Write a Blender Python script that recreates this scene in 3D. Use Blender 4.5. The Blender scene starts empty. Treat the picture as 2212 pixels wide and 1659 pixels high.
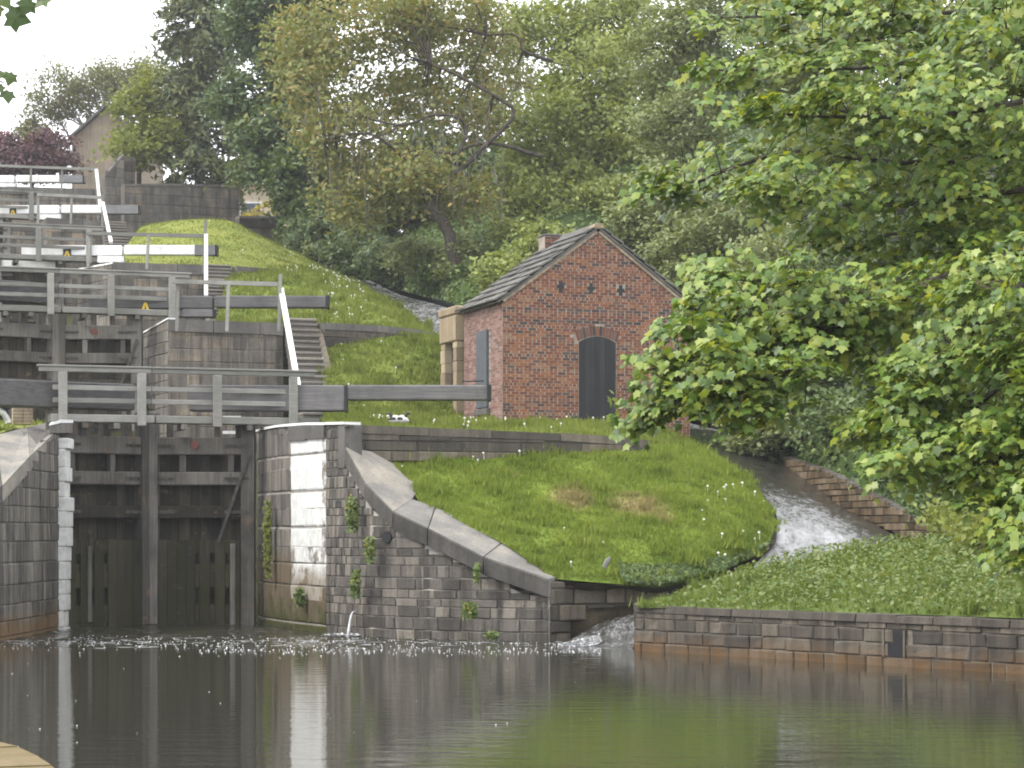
import bpy, math, random
import numpy as np
from mathutils import Vector, Matrix

R = math.radians
random.seed(7)
rng = np.random.default_rng(11)
scene = bpy.context.scene
COL = scene.collection

# ------------------------------------------------------------------ camera, sky, sun, exposure
HAZE = .0004
EYE, FPX, CX, HY = 2.1, 5000.0, 1106.0, 1150.0      # eye height (m), focal length and horizon in picture units
cam_d = bpy.data.cameras.new('camera')
cam = bpy.data.objects.new('camera', cam_d)
COL.objects.link(cam)
cam.location = (0, 0, EYE)
cam.rotation_euler = (R(90), 0, 0)
cam_d.sensor_width = 36.0
cam_d.lens = 36.0 * FPX / 2212.0
cam_d.shift_y = (HY - 829.5) / 2212.0
cam_d.clip_start = 0.5
cam_d.clip_end = 1500
scene.camera = cam

SUN_EL, SUN_AZ = 48.0, -62.0                         # azimuth from +Y towards +X: the brighter sky is to the left
world = bpy.data.worlds.new('World')
scene.world = world
world.use_nodes = True
wn, wl = world.node_tree.nodes, world.node_tree.links
wn.clear()
sky = wn.new('ShaderNodeTexSky'); sky.sky_type = 'NISHITA'; sky.sun_disc = False
sky.sun_elevation = R(SUN_EL); sky.sun_rotation = R(SUN_AZ)
mixw = wn.new('ShaderNodeMix'); mixw.data_type = 'RGBA'
mixw.inputs[0].default_value = 0.88
mixw.inputs[7].default_value = (12.6, 12.8, 13.2, 1)  # even overcast cloud
bg = wn.new('ShaderNodeBackground'); bg.inputs[1].default_value = 0.1
out = wn.new('ShaderNodeOutputWorld')
wl.new(sky.outputs[0], mixw.inputs[6]); wl.new(mixw.outputs[2], bg.inputs[0]); wl.new(bg.outputs[0], out.inputs[0])

sun_d = bpy.data.lights.new('sun', 'SUN'); sun_d.energy = 1.5; sun_d.angle = R(14); sun_d.color = (1, .96, .88)
sun = bpy.data.objects.new('sun', sun_d); COL.objects.link(sun)
sdir = Vector((math.cos(R(SUN_EL)) * math.sin(R(SUN_AZ)) , -math.cos(R(SUN_EL)) * math.cos(R(SUN_AZ)) * .9, math.sin(R(SUN_EL))))
sun.rotation_euler = sdir.to_track_quat('Z', 'Y').to_euler()
sky.sun_rotation = math.atan2(sdir.x, sdir.y)

scene.view_settings.view_transform = 'Standard'
scene.view_settings.look = 'None'
scene.view_settings.exposure = 1.1
scene.view_settings.gamma = 1.0
scene.view_settings.use_curve_mapping = False
scene.render.engine = 'CYCLES'
scene.cycles.use_denoising = True
scene.cycles.max_bounces = 8
scene.cycles.transparent_max_bounces = 8
scene.cycles.filter_width = 1.9
scene.cycles.volume_bounces = 0
scene.cycles.caustics_reflective = False
scene.cycles.caustics_refractive = False

# ------------------------------------------------------------------ helpers
def P(px, py, D):
    return Vector(((px - CX) * D / FPX, D, EYE + (HY - py) * D / FPX))
def PZ(px, D, z):
    return Vector(((px - CX) * D / FPX, D, z))
ANG = R(19)
U = Vector((math.cos(ANG), math.sin(ANG), 0)); V = Vector((-math.sin(ANG), math.cos(ANG), 0)); ZUP = Vector((0, 0, 1))
BASE = {}

def tag(o, label=None, cat=None, group=None, kind=None):
    if label: o['label'] = label
    if cat: o['category'] = cat
    if group: o['group'] = group
    if kind: o['kind'] = kind
    return o
def thing(name, label, cat, loc=(0, 0, 0), group=None, rotz=0):
    o = bpy.data.objects.new(name, None); COL.objects.link(o); o['kind'] = 'thing'
    o.location = loc; o.rotation_euler = (0, 0, rotz); o.empty_display_size = .2
    BASE[o.name] = Vector(loc) if rotz == 0 else Vector((0, 0, 0))
    return tag(o, label, cat, group)
def link(name, me, parent=None):
    o = bpy.data.objects.new(name, me); COL.objects.link(o)
    if parent is not None:
        o.parent = parent; BASE[o.name] = BASE.get(parent.name, Vector((0, 0, 0)))
    return o
def piece(name, me, M, parent):
    o = link(name, me, parent)
    M = M.copy(); M.translation = M.translation - BASE.get(parent.name, Vector((0, 0, 0)))
    o.matrix_basis = M
    return o

class MB:
    def __init__(s): s.v = []; s.f = []
    def add(s, vs, fs):
        n = len(s.v); s.v += [tuple(x) for x in vs]; s.f += [[i + n for i in f] for f in fs]
    def hexa(s, b, t):
        "bottom loop of 4, top loop of 4"
        s.add(list(b) + list(t), [[3, 2, 1, 0], [4, 5, 6, 7], [0, 1, 5, 4], [1, 2, 6, 5], [2, 3, 7, 6], [3, 0, 4, 7]])
    def box(s, o, ax, ay, az, x0, x1, y0, y1, z0, z1, ch=0.0):
        o = Vector(o); p = lambda x, y, z: o + ax * x + ay * y + az * z
        if ch <= 0:
            s.hexa([p(x0, y0, z0), p(x1, y0, z0), p(x1, y1, z0), p(x0, y1, z0)], [p(x0, y0, z1), p(x1, y0, z1), p(x1, y1, z1), p(x0, y1, z1)])
            return
        c = min(ch, (x1 - x0) * .3, (y1 - y0) * .3, (z1 - z0) * .3); vs = []
        for zz, ins in ((z0, c), (z0 + c, 0), (z1 - c, 0), (z1, c)):
            vs += [p(x0 + ins, y0 + ins, zz), p(x1 - ins, y0 + ins, zz), p(x1 - ins, y1 - ins, zz), p(x0 + ins, y1 - ins, zz)]
        fs = [[3, 2, 1, 0], [12, 13, 14, 15]]
        for k in range(3):
            for i in range(4):
                j = (i + 1) % 4; fs.append([k * 4 + i, k * 4 + j, k * 4 + 4 + j, k * 4 + 4 + i])
        s.add(vs, fs)
    def wbox(s, x0, x1, y0, y1, z0, z1, ch=0.0):
        s.box((0, 0, 0), Vector((1, 0, 0)), Vector((0, 1, 0)), ZUP, x0, x1, y0, y1, z0, z1, ch)
    def tube(s, pts, rad, n=6, cap=True):
        pts = [Vector(p) for p in pts]
        if not hasattr(rad, '__len__'): rad = [rad] * len(pts)
        rings = []; prev = None
        for i, p in enumerate(pts):
            t = (pts[min(i + 1, len(pts) - 1)] - pts[max(i - 1, 0)]).normalized()
            a = prev if prev is not None else (Vector((0, 0, 1)) if abs(t.z) < .9 else Vector((1, 0, 0)))
            b = t.cross(a).normalized(); a = b.cross(t).normalized(); prev = a
            rings.append([p + (a * math.cos(k * 2 * math.pi / n) + b * math.sin(k * 2 * math.pi / n)) * rad[i] for k in range(n)])
        vs = [q for r in rings for q in r]; fs = []
        for i in range(len(pts) - 1):
            for k in range(n):
                j = (k + 1) % n; fs.append([i * n + k, i * n + j, i * n + n + j, i * n + n + k])
        if cap: fs += [list(range(n - 1, -1, -1)), [(len(pts) - 1) * n + k for k in range(n)]]
        s.add(vs, fs)
    def bar(s, a, b, w, h, up=ZUP):
        a, b = Vector(a), Vector(b); d = (b - a).normalized(); side = d.cross(up).normalized(); u2 = side.cross(d)
        s.box(a, d, side, u2, 0, (b - a).length, -w / 2, w / 2, -h / 2, h / 2)
    def prism(s, poly, off):
        "poly: planar loop, extruded by off"
        n = len(poly); poly = [Vector(p) for p in poly]; off = Vector(off)
        s.add(poly + [p + off for p in poly], [list(range(n - 1, -1, -1)), [n + i for i in range(n)]] + [[i, (i + 1) % n, n + (i + 1) % n, n + i] for i in range(n)])
    def mesh(s, name, mat, base=None, smooth=False):
        me = bpy.data.meshes.new(name)
        vs = s.v if base is None else [(x - base[0], y - base[1], z - base[2]) for x, y, z in s.v]
        me.from_pydata(vs, [], s.f); me.validate(); me.update()
        if mat: me.materials.append(mat)
        if smooth: me.polygons.foreach_set('use_smooth', [True] * len(me.polygons))
        return me
    def build(s, name, mat, parent=None, smooth=False):
        base = BASE.get(parent.name) if parent is not None else None
        return link(name, s.mesh(name, mat, base, smooth), parent)

def np_mesh(name, verts, nper, mat, parent=None, faces=None, smooth=False):
    "verts (N*nper,3); one polygon of nper verts per item"
    me = bpy.data.meshes.new(name)
    base = BASE.get(parent.name) if parent is not None else None
    if base is not None: verts = verts - np.array(base)
    n = len(verts) // nper
    me.vertices.add(len(verts)); me.vertices.foreach_set('co', np.ascontiguousarray(verts, dtype=np.float32).ravel())
    if faces is None:
        idx = np.arange(len(verts), dtype=np.int32); st = np.arange(n, dtype=np.int32) * nper
    else:
        k = faces.shape[1]; idx = (np.arange(n, dtype=np.int32)[:, None, None] * nper + faces[None]).astype(np.int32).ravel()
        n = n * faces.shape[0]; st = np.arange(n, dtype=np.int32) * k
    me.loops.add(len(idx)); me.loops.foreach_set('vertex_index', idx)
    me.polygons.add(n); me.polygons.foreach_set('loop_start', st)
    me.update(calc_edges=True); me.validate()
    if mat: me.materials.append(mat)
    if smooth: me.polygons.foreach_set('use_smooth', np.ones(len(me.polygons), dtype=bool))
    return link(name, me, parent)

# ------------------------------------------------------------------ materials
class N:
    def __init__(s, name):
        s.m = bpy.data.materials.new(name); s.m.use_nodes = True
        s.t = s.m.node_tree; s.t.nodes.clear()
        s.out = s.new('ShaderNodeOutputMaterial')
    def new(s, t, **kw):
        n = s.t.nodes.new(t)
        for k, v in kw.items(): setattr(n, k, v)
        return n
    def put(s, sock, v):
        if isinstance(v, bpy.types.NodeSocket): s.t.links.new(v, sock)
        elif isinstance(v, (tuple, list)) and sock.type == 'RGBA': sock.default_value = tuple(v) + ((1,) if len(v) == 3 else ())
        else: sock.default_value = v
    def pos(s, scale=(1, 1, 1), loc=(0, 0, 0)):
        g = s.new('ShaderNodeNewGeometry'); mp = s.new('ShaderNodeMapping')
        s.t.links.new(g.outputs['Position'], mp.inputs[0]); mp.inputs['Scale'].default_value = scale; mp.inputs['Location'].default_value = loc
        return mp.outputs[0]
    def noise(s, scale=1, det=4, rough=.55, vec=None, stretch=(1, 1, 1), loc=(0, 0, 0)):
        n = s.new('ShaderNodeTexNoise'); n.inputs['Scale'].default_value = scale; n.inputs['Detail'].default_value = det; n.inputs['Roughness'].default_value = rough
        s.put(n.inputs['Vector'], vec if vec is not None else s.pos(stretch, loc)); return n.outputs['Fac']
    def math(s, op, a, b=0.0, clamp=False):
        n = s.new('ShaderNodeMath', operation=op, use_clamp=clamp); s.put(n.inputs[0], a); s.put(n.inputs[1], b); return n.outputs[0]
    def ramp(s, fac, stops):
        n = s.new('ShaderNodeValToRGB'); e = n.color_ramp.elements
        while len(e) < len(stops): e.new(.5)
        for k, (p, c) in enumerate(stops):
            e[k].position = p; e[k].color = (c, c, c, 1) if not hasattr(c, '__len__') else tuple(c) + (1,)
        s.put(n.inputs[0], fac); return n.outputs[0]
    def mix(s, fac, a, b, mode='MIX'):
        n = s.new('ShaderNodeMix', data_type='RGBA', blend_type=mode); s.put(n.inputs[0], fac); s.put(n.inputs[6], a); s.put(n.inputs[7], b); return n.outputs[2]
    def rand(s):
        o = s.new('ShaderNodeObjectInfo').outputs['Random']; i = s.new('ShaderNodeNewGeometry').outputs['Random Per Island']
        return s.math('FRACT', s.math('ADD', s.math('MULTIPLY', o, 7.31), i))
    def z(s):
        g = s.new('ShaderNodeNewGeometry'); x = s.new('ShaderNodeSeparateXYZ'); s.t.links.new(g.outputs['Position'], x.inputs[0]); return x.outputs
    def bump(s, h, strength=.3, dist=.02):
        n = s.new('ShaderNodeBump'); n.inputs['Strength'].default_value = strength; n.inputs['Distance'].default_value = dist; s.put(n.inputs['Height'], h); return n.outputs[0]
    def done(s, col, rough=.85, bump=None, spec=.3, metallic=0, **kw):
        b = s.new('ShaderNodeBsdfPrincipled'); s.put(b.inputs['Base Color'], col); s.put(b.inputs['Roughness'], rough)
        b.inputs['Specular IOR Level'].default_value = spec; b.inputs['Metallic'].default_value = metallic
        if bump is not None: s.put(b.inputs['Normal'], bump)
        for k, v in kw.items(): s.put(b.inputs[k], v)
        s.t.links.new(b.outputs[0], s.out.inputs[0]); return s.m

def m_stone(name, dark, mid, light, streak=.5, moss=None, moss_z=(0.15, .7), rust=None, bump=.35, paint=None, piece_var=.5, seed=0):
    n = N(name); r = n.rand(); o = (seed * 3.1, seed * 1.7, seed)
    w_ = .15 + .35 * piece_var
    base = n.ramp(n.math('ADD', n.math('MULTIPLY', r, piece_var), n.math('MULTIPLY', n.noise(1.3, 6, .65, loc=o), 1 - piece_var)), [(.5 - w_, dark), (.5, mid), (.5 + w_, light)])
    fine = n.noise(22, 5, .7, loc=o)
    base = n.mix(.45, base, n.ramp(fine, [(.3, (.25, .25, .25)), (.7, (.75, .75, .75))]), 'OVERLAY')
    if streak:
        st = n.ramp(n.noise(3.2, 4, .6, stretch=(1.6, 1.6, .10), loc=o), [(.42, 0.0), (.62, 1.0)])
        base = n.mix(n.math('MULTIPLY', st, streak), base, tuple(c * .32 for c in mid))
        pale = n.ramp(n.noise(5.5, 3, .6, stretch=(2.2, 2.2, .15), loc=(5 + seed, 2, 9)), [(.62, 0.0), (.72, 1.0)])
        base = n.mix(n.math('MULTIPLY', pale, streak * .5), base, tuple(min(1, c * 1.5) for c in light))
    if paint:
        msk = n.ramp(n.noise(2.6, 5, .65, loc=o), [(paint[0], 1.0), (paint[0] + .10, 0.0)])
        base = n.mix(msk, base, n.ramp(n.noise(6, 4, .6), [(.3, (.50, .50, .48)), (.7, (.74, .74, .72))]))
    if rust:
        zz = n.z()[2]; f = n.math('SUBTRACT', n.math('ADD', moss_z[1] * 1.6, n.math('MULTIPLY', n.noise(3, 3), .5)), zz)
        base = n.mix(n.ramp(f, [(.25, 0.0), (.62, .7)]), base, rust)
    if moss:
        zz = n.z()[2]
        f = n.math('SUBTRACT', n.math('MULTIPLY', n.noise(2.5, 4, .6, loc=(2, 3, 4)), 1.6 * moss_z[1]), n.math('SUBTRACT', zz, moss_z[0]))
        base = n.mix(n.ramp(f, [(.3, 0.0), (.75, .9)]), base, n.ramp(n.noise(9, 4), [(.3, tuple(c * .5 for c in moss)), (.7, moss)]))
    return n.done(base, .88, n.bump(n.math('ADD', fine, n.noise(5, 3, loc=o)), bump, .03), .25)

def m_wood(name, dark, mid, light, grain=(1, 1, 14), axis='z', worn=None, green=False):
    n = N(name); r = n.rand()
    st = {'z': (9, 9, .35), 'x': (.5, 3, 12)}[axis]
    g = n.noise(2.2, 5, .65, stretch=st)
    base = n.ramp(n.math('ADD', n.math('MULTIPLY', r, .35), n.math('MULTIPLY', g, .65)), [(.2, dark), (.5, mid), (.8, light)])
    blot = n.ramp(n.noise(1.6, 4, .6, stretch=(1, 1, .5)), [(.45, 0.0), (.7, .7)])
    base = n.mix(blot, base, dark)
    if worn: base = n.mix(n.ramp(n.noise(3.1, 4, .7, loc=(3, 1, 2)), [(.60, 0.0), (.72, .75)]), base, worn)
    if green:
        zz = n.z()[2]
        base = n.mix(n.ramp(n.math('SUBTRACT', n.math('MULTIPLY', n.noise(1.8, 4), 4.2), zz), [(.0, 0.0), (.9, .55)]), base, (.035, .037, .012))
    return n.done(base, .85, n.bump(g, .3, .01), .2)

def m_plain(name, col, rough=.7, var=.15, spec=.3, scale=6, metallic=0):
    n = N(name)
    c = n.ramp(n.noise(scale, 4, .6), [(.25, tuple(x * (1 - var * 2) for x in col)), (.75, tuple(min(1, x * (1 + var)) for x in col))])
    return n.done(c, rough, n.bump(n.noise(scale * 6, 3), .15, .01), spec, metallic)

def m_leaf(name, cols, trans=.35, rough=.5, clump=.25, spec=.35, sheen=0):
    n = N(name)
    f = n.math('ADD', n.math('MULTIPLY', n.rand(), 1 - clump), n.math('MULTIPLY', n.noise(.8, 3, .6), clump))
    c = n.ramp(f, [(.1 + .8 * i / max(1, len(cols) - 1), x) for i, x in enumerate(cols)])
    b = n.new('ShaderNodeBsdfPrincipled'); n.put(b.inputs['Base Color'], c); b.inputs['Roughness'].default_value = rough; b.inputs['Specular IOR Level'].default_value = spec
    t = n.new('ShaderNodeBsdfTranslucent'); n.put(t.inputs[0], n.mix(1.0, c, (1.25, 1.15, .45), 'MULTIPLY'))
    mx = n.new('ShaderNodeMixShader'); mx.inputs[0].default_value = trans
    n.t.links.new(b.outputs[0], mx.inputs[1]); n.t.links.new(t.outputs[0], mx.inputs[2]); n.t.links.new(mx.outputs[0], n.out.inputs[0])
    return n.m

DRY = [(P(1235, 1072, 47.9), .75), (P(1385, 1075, 47.9), 1.0), (P(1430, 1110, 47.4), .5), (P(1120, 1010, 48.6), .3)]
def grass_color(n, dark, mid, light, dry=False):
    c = n.ramp(n.math('ADD', n.math('MULTIPLY', n.noise(.9, 4, .6), .7), n.math('MULTIPLY', n.rand(), .3)), [(.25, dark), (.5, mid), (.75, light)])
    c = n.mix(n.ramp(n.noise(2.6, 3, .6, loc=(4, 4, 1)), [(.6, 0.0), (.75, .6)]), c, tuple(x * .62 for x in dark))
    if dry:
        g = n.new('ShaderNodeNewGeometry'); tot = None
        for p, r in DRY:
            d = n.new('ShaderNodeVectorMath', operation='DISTANCE'); n.t.links.new(g.outputs['Position'], d.inputs[0]); d.inputs[1].default_value = p
            v = n.math('SUBTRACT', 1.0, n.math('DIVIDE', d.outputs['Value'], r), True)
            tot = v if tot is None else n.math('MAXIMUM', tot, v)
        f = n.math('MULTIPLY', tot, n.math('MULTIPLY', n.noise(3.2, 5, .75), 2.4))
        c = n.mix(n.ramp(f, [(.22, 0.0), (.8, .8)]), c, (.30, .235, .115))
    return c
GD, GM, GL = (.085, .118, .022), (.150, .182, .036), (.222, .238, .060)
def m_ground(name, dry=False, cols=(GD, GM, GL)):
    n = N(name); return n.done(grass_color(n, *cols, dry=dry), .95, n.bump(n.noise(14, 5, .7), .6, .05), .1)
def m_blade(name, dry=False, cols=(GD, GM, GL)):
    n = N(name); c = grass_color(n, *[tuple(x * 1.12 for x in q) for q in cols], dry=dry)
    b = n.new('ShaderNodeBsdfDiffuse'); n.put(b.inputs[0], c); t = n.new('ShaderNodeBsdfTranslucent'); n.put(t.inputs[0], c)
    mx = n.new('ShaderNodeMixShader'); mx.inputs[0].default_value = .35
    n.t.links.new(b.outputs[0], mx.inputs[1]); n.t.links.new(t.outputs[0], mx.inputs[2]); n.t.links.new(mx.outputs[0], n.out.inputs[0]); return n.m

M = {}
M['wing'] = m_stone('wing_stone', (.05, .046, .042), (.125, .113, .10), (.235, .21, .175), .85, (.05, .06, .012), (.0, .45), None, piece_var=.55)
M['wing_big'] = m_stone('quoin_stone', (.085, .078, .07), (.17, .155, .135), (.25, .22, .185), .7, (.055, .065, .014), (.1, 1.1), (.115, .08, .042), piece_var=.3, seed=2)
M['paint'] = m_stone('painted_stone', (.16, .14, .12), (.24, .21, .18), (.33, .29, .25), .25, (.07, .08, .02), (.3, .5), None, paint=(.70,), piece_var=.3, seed=3)
M['paint_low'] = m_stone('worn_painted_stone', (.16, .14, .12), (.25, .22, .19), (.36, .31, .26), .25, (.06, .07, .018), (.3, .9), (.17, .12, .07), paint=(.48,), piece_var=.3, seed=3)
M['paint_clean'] = m_stone('white_quoin', (.3, .28, .25), (.42, .4, .37), (.5, .48, .45), .15, (.08, .09, .03), (.0, .5), None, paint=(.70,), piece_var=.3, seed=4)
M['left'] = m_stone('left_stone', (.05, .046, .042), (.125, .115, .10), (.22, .20, .17), .95, (.10, .10, .015), (.05, .35), (.14, .075, .022), piece_var=.35, seed=5)
M['mortar'] = m_plain('pale_mortar', (.36, .34, .305), .95, .2)
M['mortar_dark'] = m_plain('dark_mortar', (.10, .092, .08), .95, .25)
M['coping'] = m_stone('coping_stone', (.07, .065, .06), (.125, .118, .11), (.2, .18, .155), .25, None, piece_var=.3, seed=6)
M['cope_front'] = m_stone('dark_coping', (.04, .037, .034), (.075, .07, .064), (.13, .12, .105), .4, None, piece_var=.3, seed=26)  # darker stone for the front and bevel faces of the coping flags
M['ramp'] = m_stone('ramp_stone', (.095, .092, .085), (.165, .157, .144), (.30, .268, .22), .0, None, piece_var=.25, seed=7)
M['retain'] = m_stone('retaining_stone', (.045, .04, .034), (.10, .088, .072), (.20, .165, .12), .5, None, piece_var=.5, seed=8)
M['ashlar'] = m_stone('ashlar_stone', (.075, .07, .064), (.165, .148, .126), (.33, .265, .19), .75, None, piece_var=.28, seed=9)
M['canal'] = m_stone('canal_wall_stone', (.05, .044, .038), (.10, .087, .072), (.17, .145, .112), .6, (.03, .032, .010), (.0, .20), (.15, .078, .026), piece_var=.55, seed=10)
M['spill'] = m_stone('spillway_stone', (.045, .038, .028), (.125, .085, .046), (.24, .185, .125), .5, None, piece_var=.6, seed=11)
M['step'] = m_stone('step_stone', (.06, .055, .05), (.12, .11, .098), (.2, .18, .155), .2, None, seed=12)
M['sandstone'] = m_stone('sandstone', (.17, .13, .08), (.32, .25, .165), (.42, .34, .24), .35, None, piece_var=.5, seed=13)
M['gate'] = m_wood('gate_timber', (.045, .041, .035), (.13, .12, .108), (.26, .245, .22), worn=(.19, .125, .08))
M['gate_dark'] = m_wood('dark_gate_timber', (.012, .011, .009), (.036, .032, .024), (.088, .075, .053), worn=(.17, .125, .075), green=True)  # darker timber for the sheathing planks, lower rails and boards
M['beam'] = m_wood('beam_timber', (.055, .053, .053), (.125, .12, .12), (.22, .21, .21), axis='x')
M['rail'] = m_wood('handrail_timber', (.13, .13, .115), (.215, .21, .19), (.31, .30, .28), axis='x')
M['white'] = m_stone('white_paint', (.55, .55, .53), (.72, .72, .71), (.80, .80, .79), .12, None, bump=.1, piece_var=.1, seed=14)
M['black'] = m_plain('black_paint', (.016, .016, .018), .5, .2)
M['brick'] = None
M['bark'] = m_plain('bark', (.075, .064, .052), .95, .4, .1, 9)
M['bark_pale'] = m_plain('pale_bark', (.19, .17, .145), .95, .3, .1, 9)
M['iron'] = m_plain('dull_iron', (.075, .068, .06), .7, .3, .3, 8)

n = N('brick'); r = n.rand()
c = n.ramp(n.math('ADD', n.math('MULTIPLY', r, .85), n.math('MULTIPLY', n.noise(.9, 4, .6), .15)), [(.08, (.07, .045, .042)), (.22, (.15, .065, .045)), (.42, (.150, .060, .036)), (.62, (.195, .077, .042)), (.82, (.24, .105, .054)), (.95, (.23, .14, .09))])
c = n.mix(n.ramp(n.noise(1.1, 5, .65, loc=(3, 8, 2)), [(.55, 0.0), (.75, .5)]), c, (.12, .075, .06))
M['brick'] = n.done(c, .9, n.bump(n.noise(40, 4, .7), .3, .01), .2)
n = N('dark_brick'); c = n.ramp(n.rand(), [(.1, (.05, .042, .04)), (.5, (.09, .068, .06)), (.9, (.15, .085, .062))])
M['brick_dark'] = n.done(c, .9, n.bump(n.noise(40, 4, .7), .3, .01), .2)
n = N('washed_brick'); c = n.ramp(n.math('ADD', n.math('MULTIPLY', n.rand(), .6), n.math('MULTIPLY', n.noise(2.2, 5, .65), .4)), [(.15, (.13, .08, .07)), (.5, (.21, .115, .095)), (.85, (.29, .19, .165))])
c = n.mix(n.ramp(n.noise(5, 5, .7, stretch=(1, 1, .3)), [(.55, 0.0), (.72, .55)]), c, (.36, .30, .28))
M['brick_side'] = n.done(c, .9, n.bump(n.noise(40, 4, .7), .3, .01), .2)
M['brick_mortar'] = m_plain('brick_mortar', (.31, .275, .235), .95, .25, .2, 5)
M['roof'] = m_stone('roof_slate', (.06, .058, .054), (.105, .10, .092), (.16, .152, .138), .0, None, piece_var=.4, seed=15)
M['door'] = m_wood('painted_door', (.020, .021, .023), (.030, .031, .034), (.044, .045, .047))
M['shutter'] = m_plain('grey_shutter', (.085, .092, .105), .6, .1)

# ------------------------------------------------------------------ lofted ground sheets
def catmull(a, nseg):
    "a (k,...) -> smooth resample along axis 0"
    a = np.asarray(a, float); k = len(a); ts = np.linspace(0, k - 1, nseg); res = []
    for t in ts:
        i = min(int(t), k - 2); f = t - i
        p0 = a[i - 1] if i > 0 else 2 * a[0] - a[1]; p1, p2 = a[i], a[i + 1]; p3 = a[i + 2] if i + 2 < k else 2 * a[-1] - a[-2]
        res.append(.5 * ((2 * p1) + (-p0 + p2) * f + (2 * p0 - 5 * p1 + 4 * p2 - p3) * f * f + (-p0 + 3 * p1 - 3 * p2 + p3) * f ** 3))
    return np.array(res)
def loft(rows, nu, nv, bumpy=0.0):
    g = np.array([[tuple(p) for p in r] for r in rows])
    g = np.array([catmull(r, nu) for r in g]); g = catmull(g, nv)
    if bumpy:
        ph = rng.uniform(0, 6, 8)
        x, y = g[..., 0], g[..., 1]
        w = np.sin(x * 2.1 + ph[0]) * np.sin(y * 1.7 + ph[1]) + .6 * np.sin(x * 4.3 + y * 1.1 + ph[2]) * np.sin(y * 5.1 - x + ph[3]) + .4 * np.sin(x * 9 + ph[4]) * np.sin(y * 8 + ph[5])
        e = np.ones(w.shape); e[0] = e[-1] = 0; e[:, 0] = e[:, -1] = 0
        g[..., 2] += w * bumpy * e
    return g
def sheet(name, g, mat, kind='structure', parent=None, label=None):
    nv, nu = g.shape[:2]; mb = MB(); mb.v = [tuple(p) for p in g.reshape(-1, 3)]
    mb.f = [[j * nu + i, j * nu + i + 1, (j + 1) * nu + i + 1, (j + 1) * nu + i] for j in range(nv - 1) for i in range(nu - 1)]
    o = mb.build(name, mat, parent, True)
    if kind: o['kind'] = kind
    if label: o['label'] = label
    return o
def sample(g, n, seed=0):
    "area weighted points and normals on a lofted grid"
    rg = np.random.default_rng(seed)
    a, b, c, d = g[:-1, :-1], g[:-1, 1:], g[1:, 1:], g[1:, :-1]
    nn = np.cross(c - a, d - b); ar = np.linalg.norm(nn, axis=-1).ravel(); nn = nn.reshape(-1, 3); nn /= np.maximum(1e-9, np.linalg.norm(nn, axis=1))[:, None]
    nn *= np.sign(nn[:, 2:3] + 1e-9)
    k = rg.choice(len(ar), n, p=ar / ar.sum()); u, v = rg.random((n, 1)), rg.random((n, 1))
    A, B, C, Dd = [q.reshape(-1, 3)[k] for q in (a, b, c, d)]
    return (A * (1 - u) + B * u) * (1 - v) + (Dd * (1 - u) + C * u) * v, nn[k]
def blades(name, g, n, mat, h=(.05, .13), w=.018, seed=1, label=None, lean=.5, tf=4):
    p, nn = sample(g, n, seed); rg = np.random.default_rng(seed + 50); hh = rg.uniform(h[0], h[1], n)
    c_, cn = sample(g, max(8, n // 260), seed + 9); k_ = rg.integers(0, len(c_), n // tf); sc_ = rg.uniform(.05, .16, len(c_))          # a quarter of the blades stand in taller tufts
    p[:n // tf] = c_[k_] + rg.normal(size=(n // tf, 3)) * sc_[k_][:, None] * np.array([1, 1, .1]); hh[:n // tf] *= rg.uniform(1.1, 1.9, len(c_))[k_]
    hh = hh * (1 + .5 * np.sin(p[:, 0] * 3.1) * np.sin(p[:, 1] * 2.7)); a = rg.uniform(0, 6.283, n)
    side = np.stack([np.cos(a), np.sin(a), 0 * a], 1) * (w * rg.uniform(.7, 1.6, n))[:, None]
    up = nn * .3 + np.array([0, 0, .7]); b = rg.uniform(0, 6.283, n); up = up + np.stack([np.cos(b), np.sin(b), 0 * b], 1) * (rg.uniform(0, lean, n))[:, None]
    tip = p + up * hh[:, None]
    v = np.stack([p - side - nn * .01, p + side - nn * .01, tip], 1).reshape(-1, 3)
    o = np_mesh(name, v, 3, mat); o['kind'] = 'stuff'
    if label: o['label'] = label
    return o

# ------------------------------------------------------------------ base terrain, hill, canal bed
def interp(x, pts):
    return np.interp(x, [p[0] for p in pts], [p[1] for p in pts])
ys = np.concatenate([np.linspace(-60, 45, 8), np.linspace(48, 135, 60), np.array([150, 190, 260, 380])])
xs = np.concatenate([np.array([-230, -150, -100, -70]), np.linspace(-55, 60, 70), np.array([80, 120, 180, 230])])
zl = [(53.5, -1.4), (56, 1.0), (60, 2.9), (64.5, 3.6), (67, 6.2), (79, 7.2), (82, 9.6), (93, 10.6), (96, 13.1), (107, 14.2), (111, 16.8), (135, 17.6), (400, 19)]
zr = [(53, -1.4), (60, 1.4), (70, 3.6), (82, 7.2), (96, 10.5), (110, 13.5), (130, 15.5), (400, 18)]
G = np.zeros((len(ys), len(xs), 3)); XX, YY = np.meshgrid(xs, ys); bl = np.clip((XX + 6) / 5, 0, 1)
sh = YY + XX * .05
G[..., 0], G[..., 1] = XX, YY; G[..., 2] = interp(sh, zl) * (1 - bl) + interp(sh, zr) * bl
rt = np.clip((XX - 9) / 10, 0, 1) * np.clip((YY - 20) / 40, 0, 1); G[..., 2] = np.maximum(G[..., 2], rt * 5 - 1.4 * (1 - rt))
M['earth'] = m_plain('woodland_earth', (.05, .055, .022), .95, .35, .1, 2)
sheet('ground', G, M['earth'])

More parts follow.
